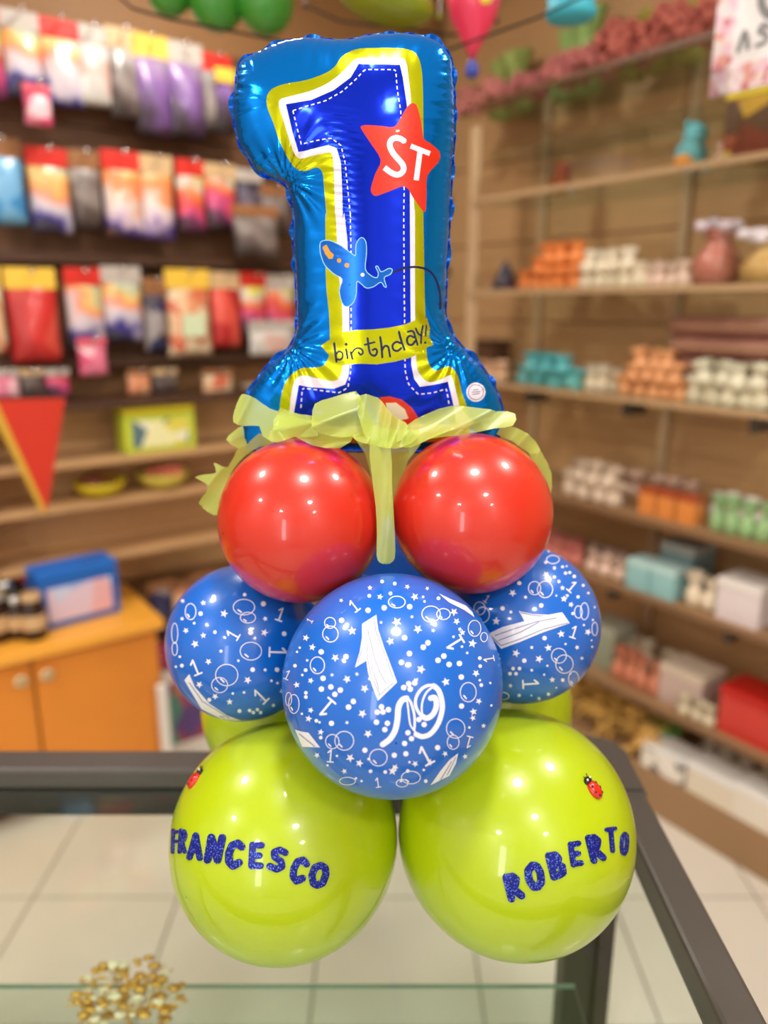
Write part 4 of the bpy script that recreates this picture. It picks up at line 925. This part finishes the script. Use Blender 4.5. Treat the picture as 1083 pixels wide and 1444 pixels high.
def on_r(px, u, z):
    lo, hi = -1.5, 2.8           # pixel x falls as v grows
    for _ in range(40):
        m_ = (lo+hi)/2; q = rw(u, m_, z)-CAM; zc = q.y*cos(PITCH)-q.z*sin(PITCH); x = CXP+FPX*q.x/zc
        if zc < .05 or x > px: lo = m_
        else: hi = m_
    return rw(u, lo, z)
def top_z(px, py, u): return at_plane(px, py, U, u).z
SACK = {}
def sachet(loc, h, color, label, group, k):
    """tied favour bag: pleated round body, narrow neck, flared ruffle; ribbon bow is its part"""
    key = color
    if key not in SACK:
        prof = [(.24, 0), (.42, .05, .02), (.50, .2, .04), (.49, .38, .06), (.38, .52, .1), (.24, .6, .15), (.22, .64, .2), (.30, .74, .25), (.40, .88, .28), (.46, 1.0, .35)]
        bm = lathe([(p[0], p[1], p[2] if len(p) > 2 else 0) for p in prof], 22, 0, 7); m1 = bpy.data.meshes.new('favour_sachet'); bm.to_mesh(m1); bm.free()
        m1.materials.append(mat('tulle_'+'_'.join(map(str, color)), color, .55, noise=.15, nscale=25))
        for p in m1.polygons: p.use_smooth = True
        bm = bmesh.new(); 
        ball((-.1, -.12, .6), .08, (1.3, .5, .8), bm, 8); ball((.1, -.12, .6), .08, (1.3, .5, .8), bm, 8); ball((0, -.13, .6), .04, (1, 1, 1), bm, 8)
        m2 = bpy.data.meshes.new('bow'); bm.to_mesh(m2); bm.free(); m2.materials.append(mat('satin_'+'_'.join(map(str, color)), tuple(min(255, int(c*.55+110)) for c in color), .4)); SACK[key] = (m1, m2)
    m1, m2 = SACK[key]; o = bpy.data.objects.new('favour_sachet', m1); COL.objects.link(o); o.location = loc; o.scale = (h*.95, h*.95, h)
    rg = random.Random(k); o.rotation_euler = (rg.uniform(-.16, .16), rg.uniform(-.16, .16), rg.uniform(-.7, .7)-.9); tag(o, label, 'favour bag', None, None); o['group'] = group
    c = bpy.data.objects.new('bow', m2); COL.objects.link(c); c.parent = o
    return o
kk = 0
ORD = ['first', 'second', 'third', 'fourth', 'fifth', 'sixth']
def fill(x0, x1, ytop, z, color, n, label, group, rows=2, u0=.07, hs=1.0):
    global kk; xm = (x0+x1)/2
    for r in range(rows):
        u = UF+u0+r*.115; H = max(.05, top_z(xm, ytop, u)-z)*hs*(.92 if r == 0 else 1.02)
        sp = (on_r(x0, u, z)-on_r(x1, u, z)).length/n
        for i in range(n):
            kk += 1; px = x0+(x1-x0)*(i+.5)/n; jit = random.Random(kk).uniform(.88, 1.08); h = H*jit
            o = sachet(on_r(px, u, z), h, color, label+(', back row' if r else (', front row' if rows > 1 else ''))+', %s from left' % ORD[i], group, kk)
            wd = min(h*.95, sp*1.06, .115); o.scale = (wd, wd, h)
def heap(x0, x1, ytop, z, color, n, layers, label, group, rows=2, skew=0):
    """small tied bags piled in the acrylic bins: layer on layer, each layer one shorter"""
    global kk
    for r in range(rows):
        u = UF+.055+r*.085; sp = (on_r(x0, u, z)-on_r(x1, u, z)).length/n; H = max(.06, top_z((x0+x1)/2, ytop, u)-z)/(1+.62*(layers-1))
        for l in range(layers):
            m_ = max(1, n-l)
            for i in range(m_):
                kk += 1; rg = random.Random(kk); f = (i+.5+l*(.5+skew*.5))/n; px = x0+(x1-x0)*min(.97, max(.03, f)); p = on_r(px, u, z); p.z += l*H*.62
                o = sachet(p, H*rg.uniform(.92, 1.1), color, '%s, %s layer, %s row, %s from left' % (label, ['lowest', 'middle', 'upper'][l], 'back' if r else 'front', ORD[i]), group, kk)
                wd = min(H*1.05, sp*1.08); o.scale = (wd, wd, o.scale[2]); o.rotation_euler = (rg.uniform(-.3, .3), rg.uniform(-.3, .3), rg.uniform(0, 6))
# fourth shelf (1.68)
heap(732, 818, 345, 1.68, (236, 140, 72), 5, 3, 'orange favour bag', 'orange favour bags on the eye-level shelf', 2, 1)
heap(816, 912, 352, 1.68, (234, 222, 198), 5, 2, 'cream favour bag by the orange ones', 'cream favour bags on the eye-level shelf', 2, -1)
fill(902, 972, 368, 1.68, (234, 206, 190), 4, 'pale pink favour bag left of the rose vase', 'pale pink favour bags on the eye-level shelf', 2)
t_ = thing('party_cone', 'small dark navy cone standing left of the orange favour bags', 'cone', on_r(712, UF+.08, 1.68), ROOM); obj('cone', lathe([(.055, 0), (.04, .04), (.02, .08), (.004, .11)], 16), mat('navy_cone', (44, 46, 66), .4), t_, True); obj('base_ring', lathe([(.06, 0), (.06, .008), (.054, .008)], 16), M_BLACK, t_)
def vase(px, u, z, h, m, m2, label):
    t = thing('vase', label, 'vase', on_r(px, u, z), ROOM)
    obj('vase_body', lathe([(.04, 0), (.06, h*.12), (.07, h*.4), (.05, h*.62), (.03, h*.8), (.045, h)], 20), m, t, True)
    b = bmesh.new(); rn = random.Random(px)
    for k in range(10): ball((rn.uniform(-.05, .05), rn.uniform(-.05, .05), h*(1+rn.uniform(0, .14))), .022, (1, 1, .7), b, 8)
    tag(obj('flowers', b, m2, t, True), kind='stuff')
vase(1008, UF+.12, 1.68, .16, mat('rose_ceramic', (190, 120, 104), .3), mat('lilac_flowers', (224, 208, 220), .6), 'rose pink vase with pale lilac flowers at the right of the eye-level shelf')
vase(1078, UF+.10, 1.68, .12, mat('ochre_ceramic', (196, 160, 96), .35), mat('pale_lilac_flowers', (226, 216, 224), .6), 'ochre vase with pale flowers at the right edge, eye level')
# shelf 2.0
def plush(px, u, z, s, m, m2, label):
    t = thing('plush_toy', label, 'toy', on_r(px, u, z), ROOM)
    bm = ball((0, 0, s*.35), s*.38, (1.1, .9, .95), None, 14); ball((.02*s, -.05*s, s*.78), s*.28, (1, .95, .95), bm, 14); ball((.2*s, 0, s*.95), s*.1, (1, .6, 1), bm, 8); ball((-.2*s, 0, s*.98), s*.1, (1, .6, 1), bm, 8)
    obj('body', bm, m, t, True); b = ball((-.42*s, -.1*s, s*.18), s*.2, (1.2, 1, .8), None, 10); obj('feet', b, m2, t, True); b = ball((.3*s, -.2*s, s*.12), s*.14, (1.2, 1, .8), None, 10); obj('feet', b, mat('pale_aqua_plush', (170, 220, 226), .8), t, True)
plush(972, UF+.12, 2.0, .13, mat('aqua_plush', (104, 178, 186), .85), mat('orange_plush', (236, 156, 60), .8), 'aqua plush toy with an orange foot on the high right shelf')
fill(1008, 1044, 196, 2.0, (238, 208, 196), 2, 'pale pink favour bag right of the plush toy', 'pale pink favour bags on the high right shelf', 1)
gift_box('patterned_box', on_r(1074, UF+.12, 2.0), .16, .14, .19, patch_mat('autumn_print', [(120,50,30),(200,160,40),(90,60,30),(210,190,90),(150,70,40)], 14, seed=41), M_YEL, 'brown and yellow patterned box at the right edge of the high shelf')
plush(790, UF+.15, 2.0, .10, mat('rust_plush', (150, 76, 34), .85), mat('rust_plush', (150, 76, 34), .85), 'small rust brown plush toy on the high shelf right of the upright')
# top shelf: garlands and party goods
def flowers(x0, x1, z, u, m, label, n=34, s=.022, hh=.07, grp='flower garlands on the top right shelf'):
    a = on_r(x0, u, z); b = on_r(x1, u, z); mid = (a+b)/2; t = thing('flower_garland', label, 'garland', mid, 0, grp); rn = random.Random(x0*7); bm = bmesh.new(); d = b-a
    for k in range(n):
        p = d*rn.uniform(-.5, .5)+Vector((rn.uniform(-.05, .05), rn.uniform(-.05, .05), s*.8+rn.uniform(0, hh)))
        for q in range(5):
            an = q*2*pi/5+rn.random(); ball(p+Vector((s*.6*cos(an), s*.3*sin(an), s*.6*sin(an))), s*.5, (1, 1, 1), bm, 6)
    tag(obj('blossoms', bm, m, t, True), kind='stuff'); obj('stem', tube([-d*.5+Vector((0, 0, .01)), Vector((0, 0, .02)), d*.5+Vector((0, 0, .01))], .005, 6), mat('leaf_green', (90, 120, 50), .6), t)
flowers(655, 720, 2.30, UF+.07, mat('dusty_rose_petals', (176, 106, 98), .7), 'dusty rose garland left on the top right shelf', 30, .03, .06)
flowers(715, 775, 2.30, UF+.07, mat('deep_rose_petals', (166, 92, 92), .7), 'deep rose garland in the middle of the top right shelf', 26, .028, .05)
flowers(775, 860, 2.31, UF+.07, mat('rose_pink_petals', (186, 108, 104), .7), 'rose pink garland before the pale green bundle on the top shelf', 30, .028, .06)
flowers(860, 990, 2.31, UF+.07, mat('coral_petals', (184, 98, 86), .7), 'long coral garland at the right of the top shelf', 50, .032, .09)
fill(690, 752, 78, 2.315, (160, 176, 96), 2, 'pale green bundle behind the rose garland', 'green bundles on the top right shelf', 1, .25)
fill(772, 850, 22, 2.315, (156, 190, 110), 2, 'fresh green bundle under the aqua lantern', 'fresh green bundles on the top right shelf', 1, .25)
fill(868, 985, 8, 2.315, (168, 160, 60), 3, 'olive yellow bundle behind the coral garland', 'olive bundles on the top right shelf', 1, .2)
# shelf 1.352
fill(664, 716, 508, 1.352, (234, 190, 156), 3, 'peach favour bag between foil number and aqua bags', 'peach favour bags on the fifth shelf', 2)
heap(730, 816, 500, 1.352, (96, 184, 190), 4, 2, 'aqua favour bag', 'aqua favour bags on the fifth shelf', 2)
fill(826, 874, 516, 1.352, (228, 214, 190), 3, 'cream favour bag between aqua and orange ones', 'cream favour bags on the fifth shelf', 2)
heap(876, 966, 492, 1.352, (230, 166, 114), 5, 3, 'soft orange favour bag', 'soft orange favour bags on the fifth shelf', 2)
heap(970, 1086, 512, 1.352, (224, 218, 194), 5, 2, 'pale cream favour bag', 'pale cream favour bags on the fifth shelf', 2)
t_ = thing('bow_tie_box', 'long dark brown box lying behind the peach favour bags', 'box', on_r(690, UF+.24, 1.352), ROOM); obj('box_body', bx((0, 0, .06), (.08, .16, .12), .004), mat('dark_brown_card', (96, 66, 46), .5), t_); obj('lid', bx((0, 0, .13), (.085, .17, .02), .003), M_DARKW, t_)
def cushions():
    for k in range(4):
        z = 1.352+.001+k*.062; t = thing('folded_cloth', ['lowest', 'second lowest', 'third', 'topmost'][k]+' mauve folded cloth of the stack behind the cream bags', 'cloth', on_r(1034, UF+.24, z), ROOM, 'mauve cloths stacked at the right')
        obj('cloth', bx((0, 0, .03), (.16, .36, .054), .018), mat('mauve_cloth', (166, 110, 96), .8, noise=.15, nscale=8), t, True); obj('hem', bx((-.081, 0, .03), (.004, .34, .010)), mat('tan_hem', (176, 136, 100), .8), t)
cushions()
# shelf .985
heap(798, 872, 652, .985, (214, 192, 170), 4, 2, 'off-white favour bag', 'off-white favour bags on the sixth shelf', 2)
for k, x in enumerate((918, 944, 972)): gift_box('gift_box', on_r(x, UF+.08, .985), .06, .06, .085, mat('orange_gift', (224, 140, 70), .4), mat('rust_lid', (170, 76, 40), .4), ['orange gift box with rust lid, leftmost of three on the sixth shelf', 'orange gift box with rust lid, middle of three on the sixth shelf', 'orange gift box with rust lid, rightmost of three on the sixth shelf'][k], 'box', 'orange gift boxes on the sixth shelf')
fill(1000, 1083, 700, .985, (150, 186, 130), 4, 'leaf green favour bag, right on the sixth shelf', 'green favour bags on the sixth shelf', 1)
fill(1000, 1086, 694, .985, (232, 228, 216), 4, 'white favour bag behind the green ones, sixth shelf', 'white favour bags on the sixth shelf', 1, .2)
fill(880, 990, 672, .985, (206, 170, 150), 4, 'dusky beige favour bag behind the orange gift boxes', 'beige favour bags on the sixth shelf', 1, .22)
# shelf .735
fill(762, 822, 762, .735, (214, 128, 116), 4, 'salmon favour bag by the right blue balloon', 'salmon favour bags on the seventh shelf', 2)
fill(824, 886, 782, .735, (236, 204, 186), 3, 'light pink favour bag left of the aqua boxes', 'light pink favour bags on the seventh shelf', 2)
for k, x in enumerate((908, 942)): gift_box('gift_box', on_r(x, UF+.07, .735), .085, .085, .10, mat('aqua_gift', (150, 200, 204), .35), mat('pale_aqua_lid', (190, 224, 224), .35), ['pale aqua gift box, left one on the seventh shelf', 'pale aqua gift box, right one on the seventh shelf'][k], 'box', 'aqua gift boxes on the seventh shelf')
gift_box('gift_box', on_r(965, UF+.2, .735), .12, .12, .15, mat('blue_grey_gift', (128, 158, 164), .4), mat('grey_lid', (170, 176, 172), .4), 'taller blue-grey gift box behind the aqua ones')
fill(968, 1010, 806, .735, (238, 222, 196), 2, 'cream favour bag between aqua and white boxes', 'cream favour bags on the seventh shelf', 1)
gift_box('gift_box', on_r(1052, UF+.09, .735), .12, .13, .13, mat('white_lilac_gift', (226, 214, 216), .4), mat('white_lid', (238, 232, 228), .4), 'white lilac gift box at the right of the seventh shelf')
# shelf .38
gift_box('gift_box', on_r(858, UF+.14, .38), .12, .12, .16, mat('sage_gift', (150, 158, 136), .4), mat('grey_green_lid', (170, 172, 154), .4), 'sage green gift box beside the right blue balloon, eighth shelf')
fill(862, 930, 916, .38, (206, 130, 100), 4, 'terracotta favour bag on the eighth shelf', 'terracotta favour bags on the eighth shelf', 1)
fill(880, 945, 900, .38, (226, 208, 180), 3, 'beige favour bag behind the terracotta ones', 'beige favour bags on the eighth shelf', 1, .2)
gift_box('gift_box', on_r(972, UF+.12, .38), .13, .15, .13, mat('dusty_pink_gift', (202, 178, 168), .45), mat('beige_lid', (214, 196, 176), .45), 'dusty pink gift box in the middle of the eighth shelf')
fill(956, 1008, 975, .38, (214, 200, 170), 3, 'straw favour bag before the dusty pink box', 'straw favour bags on the eighth shelf', 1, .04, .7)
gift_box('gift_box', on_r(1066, UF+.10, .38), .13, .18, .15, mat('red_gift', (206, 60, 50), .35), mat('red_lid', (190, 30, 24), .35), 'red gift box at the right edge of the eighth shelf', 'box', None, ROOM, mat('pink_panel', (224, 130, 130), .4))
# base
def raffia():
    t = thing('raffia_heap', 'heap of golden raffia straw on the base shelf beside the lime balloon', 'raffia', on_r(856, UF+.1, .15), ROOM); bm = bmesh.new(); rn = random.Random(2)
    for k in range(150):
        p = Vector((rn.uniform(-.1, .14), rn.uniform(-.24, .2), .008+rn.uniform(0, .16)*(1-rn.random()*.4))); d = Vector((rn.gauss(0, 1), rn.gauss(0, 1), rn.gauss(0, .5))).normalized()*.045; m_ = p+Vector((0, 0, rn.uniform(0, .02)))
        e1 = p-d; e2 = p+d; e1.z = max(.006, e1.z); e2.z = max(.006, e2.z); tube([e1, m_, e2], .004, 4, bm)
    tag(obj('straw', bm, mat('golden_raffia', (224, 178, 92), .6, noise=.25, nscale=20), t), kind='stuff')
    b = bmesh.new()
    for k in range(12): ball((rn.uniform(-.08, .1), rn.uniform(-.2, .18), rn.uniform(.05, .13)), .035, (1, 1.2, .7), b, 8)
    tag(obj('pads', b, mat('ochre_fibre', (206, 160, 84), .8), t, True), kind='stuff')
raffia()
gift_box('gift_box', on_r(930, UF+.13, .15), .08, .10, .10, mat('green_gift', (130, 184, 92), .4), mat('green_lid', (110, 170, 80), .4), 'green gift box with white panel on the base shelf', 'box', None, ROOM, CARD['white'])
for k, (x, h, m_, lab) in enumerate([(944, .09, patch_mat('dotted_card', [(236,228,216),(230,222,210),(90,84,84),(240,234,224)], 26, seed=51), 'white box with dark dots on the base shelf, front left'), (1010, .10, mat('cream_gift', (226, 214, 194), .5), 'cream box with orange label in the middle of the base shelf'), (1078, .11, mat('ivory_gift', (230, 220, 206), .5), 'ivory box at the right edge of the base shelf')]):
    gift_box('gift_box', on_r(x, UF+.055, .15), .10, .155, h, m_, M_WHITE, lab, 'box', None, ROOM, None)
fill(985, 1090, 1040, .15, (214, 196, 176), 4, 'sand favour bag behind the base shelf boxes', 'sand favour bags on the base shelf', 1, .22)

# ------------------------------------------------------------------ hanging things near the ceiling
def tpos(px, py, Y): return at_y(px, py, Y)
M_DGREEN = mat('leaf_green_latex', (58, 140, 44), .3, coat=.5, sss=.1); M_OLIVE = mat('olive_green_latex', (126, 140, 16), .35, coat=.4)
for px, py, r, m_, lab in [(305, 2, .066, M_DGREEN, 'green balloon hanging at the top edge, left of the pair'), (374, 4, .069, M_DGREEN, 'green balloon hanging at the top edge, right of the pair'), (238, -12, .055, M_DGREEN, 'green balloon mostly above the top edge, farthest left'), ]:
    c = tpos(px, py, 2.1); t = thing('round_balloon', lab, 'balloon', c+Vector((0, 0, r*1.2)), 0, 'green balloons hanging from the cord')
    bm = lathe([(r*sin(pi*k/18)*(1-.12*max(0, k/18-.5)), -r*cos(pi*k/18)-r*1.2) for k in range(1, 17)]+[(r*.12, -.12*r), (.006, 0)], 24); bmesh.ops.recalc_face_normals(bm, faces=bm.faces); obj('latex_skin', bm, m_, t, True); obj('knot', ball((0, 0, .0), .009, (1, 1, .6), None, 8), m_, t, True)
    obj('string', tube([(0, 0, 0), (0, 0, CEIL-t.location.z)], .0015, 5), M_WHITE, t)
c = tpos(544, 2, 1.9); t = thing('round_balloon', 'flat olive green balloon lying along the cord above the foil number', 'balloon', c, 0); bm = ball((0, 0, 0), .10, (1.1, .8, .42), None, 20, Matrix.Rotation(radians(12), 4, 'Y')); obj('latex_skin', bm, M_OLIVE, t, True); obj('knot', ball((.118, 0, -.03), .009, (1, 1, .6), None, 8), M_OLIVE, t, True); obj('string', tube([(.118, 0, -.03), (.118, 0, CEIL-c.z)], .0015, 5), M_WHITE, t)
c = tpos(668, 12, 1.9); t = thing('foil_balloon', 'pointed pink balloon with blue tail at the top edge right of the foil number', 'balloon', c, 0); obj('skin', lathe([(.004, -.10), (.02, -.07), (.05, -.02), (.062, .03), (.05, .07), (.01, .09)], 20), mat('hot_pink_foil', (226, 50, 90), .3, coat=.5), t, True); obj('tail', lathe([(.012, -.135), (.016, -.12), (.006, -.10)], 10), mat('tail_blue', (50, 70, 170), .4), t, True); b = bmesh.new()
for k in range(3): ball((-.02+.02*k, -.052, .03-.012*k), .016, (1, .4, 1), b, 8)
obj('print_dots', b, mat('sun_yellow', (240, 210, 80), .4), t, True); obj('string', tube([(0, 0, .09), (0, 0, CEIL-c.z)], .0015, 5), M_WHITE, t)
def hang_line(label, pts, Ys):
    P = [tpos(x, y, Y) for (x, y), Y in zip(pts, Ys)]; b = P[0]; t = thing('decoration_cord', label, 'cord', b, 0, 'black cords strung below the ceiling'); obj('line', tube([p-b for p in P], .0028, 6), M_BLACK, t)
    b2 = bmesh.new(); ball(P[0]-b, .006, (1, 1, 1), b2, 8); ball(P[-1]-b, .006, (1, 1, 1), b2, 8); obj('knots', b2, M_BLACK, t, True)
hang_line('thin black cord running from the top left to the foil number', [(150, -20), (187, 12), (240, 27), (337, 46), (405, 60), (470, 78)], [1.75]*6)
hang_line('thin black cord running down left behind the foil number from the top right', [(560, 100), (628, 72), (700, 46), (760, 24), (830, -8)], [1.75]*5)
hang_line('short black cord crossing above the foil number', [(430, 8), (480, 30), (560, 40), (640, 50), (700, 30)], [2.0]*5)
# aqua pinata-like box hanging upper right
c = tpos(806, 2, 1.9); t = thing('paper_lantern', 'aqua paper lantern at the top edge, right of the pink balloon', 'lantern', c, .3); bm = bmesh.new()
bm = lathe([(.02, -.04), (.05, -.034), (.056, -.02), (.048, -.01), (.054, .01), (.046, .03), (.05, .05), (.03, .07)], 20); obj('paper_shell', bm, mat('aqua_paper', (60, 176, 200), .6), t, True); obj('string', tube([(0, 0, .07), (0, 0, CEIL-c.z)], .0015, 5), M_BLACK, t)
# poster
def poster():
    u_ = 1.62; cs = [at_plane(x, y, U, u_) for x, y in [(1000, 138)]]; p0 = cs[0]; W, H = .36, .48
    t = thing('floral_sign', 'white sign with pink flower border and grey letters at the top right', 'sign', p0, ROOM)
    # board lies in the V direction, towards the camera; local -y runs to the viewer's right
    obj('board', bx((.003, -W/2, H/2), (.006, W, H)), mat('sign_white', (240, 236, 238), .6), t)
    bmat = patch_mat('floral_border', [(236,200,218),(240,222,228),(226,160,150),(236,214,206),(236,222,222),(232,190,210),(206,130,140),(240,226,230)], 60, seed=61)
    for c_, s_ in (((-.001, -.0225, H/2), (.003, .045, H)), ((-.001, -W+.045, H/2), (.003, .09, H)), ((-.001, -W/2, .025), (.003, W, .05)), ((-.001, -W/2, H-.05), (.003, W, .10))): obj('border_strip', bx(c_, s_), bmat, t)
    def glyph(pts, w_, name='printed_letter'):
        polys = stroke(smooth_poly(pts, False, 4) if len(pts) > 2 else pts, w_); v2, f2 = region(polys, .012, False)
        pyd(name, [(-.004, -a, b) for a, b in v2], f2, mat('grey_letter_ink', (128, 128, 130), .6), t)
    def C(cx, cy, r, w_): glyph([(cx+r*cos(radians(a)), cy+r*1.2*sin(radians(a))) for a in range(45, 320, 25)], w_)
    C(.132, .165, .036, .016)
    glyph([(.058, .076), (.068, .108), (.079, .076)], .009); 
    glyph([(.118, .103), (.106, .111), (.099, .101), (.115, .091), (.117, .080), (.098, .076)], .008)
    obj('string', tube([(0, -.05, H), (0, -.05, CEIL-p0.z)], .0015, 5), M_WHITE, t); obj('string', tube([(0, -W+.05, H), (0, -W+.05, CEIL-p0.z)], .0015, 5), M_WHITE, t)
poster()
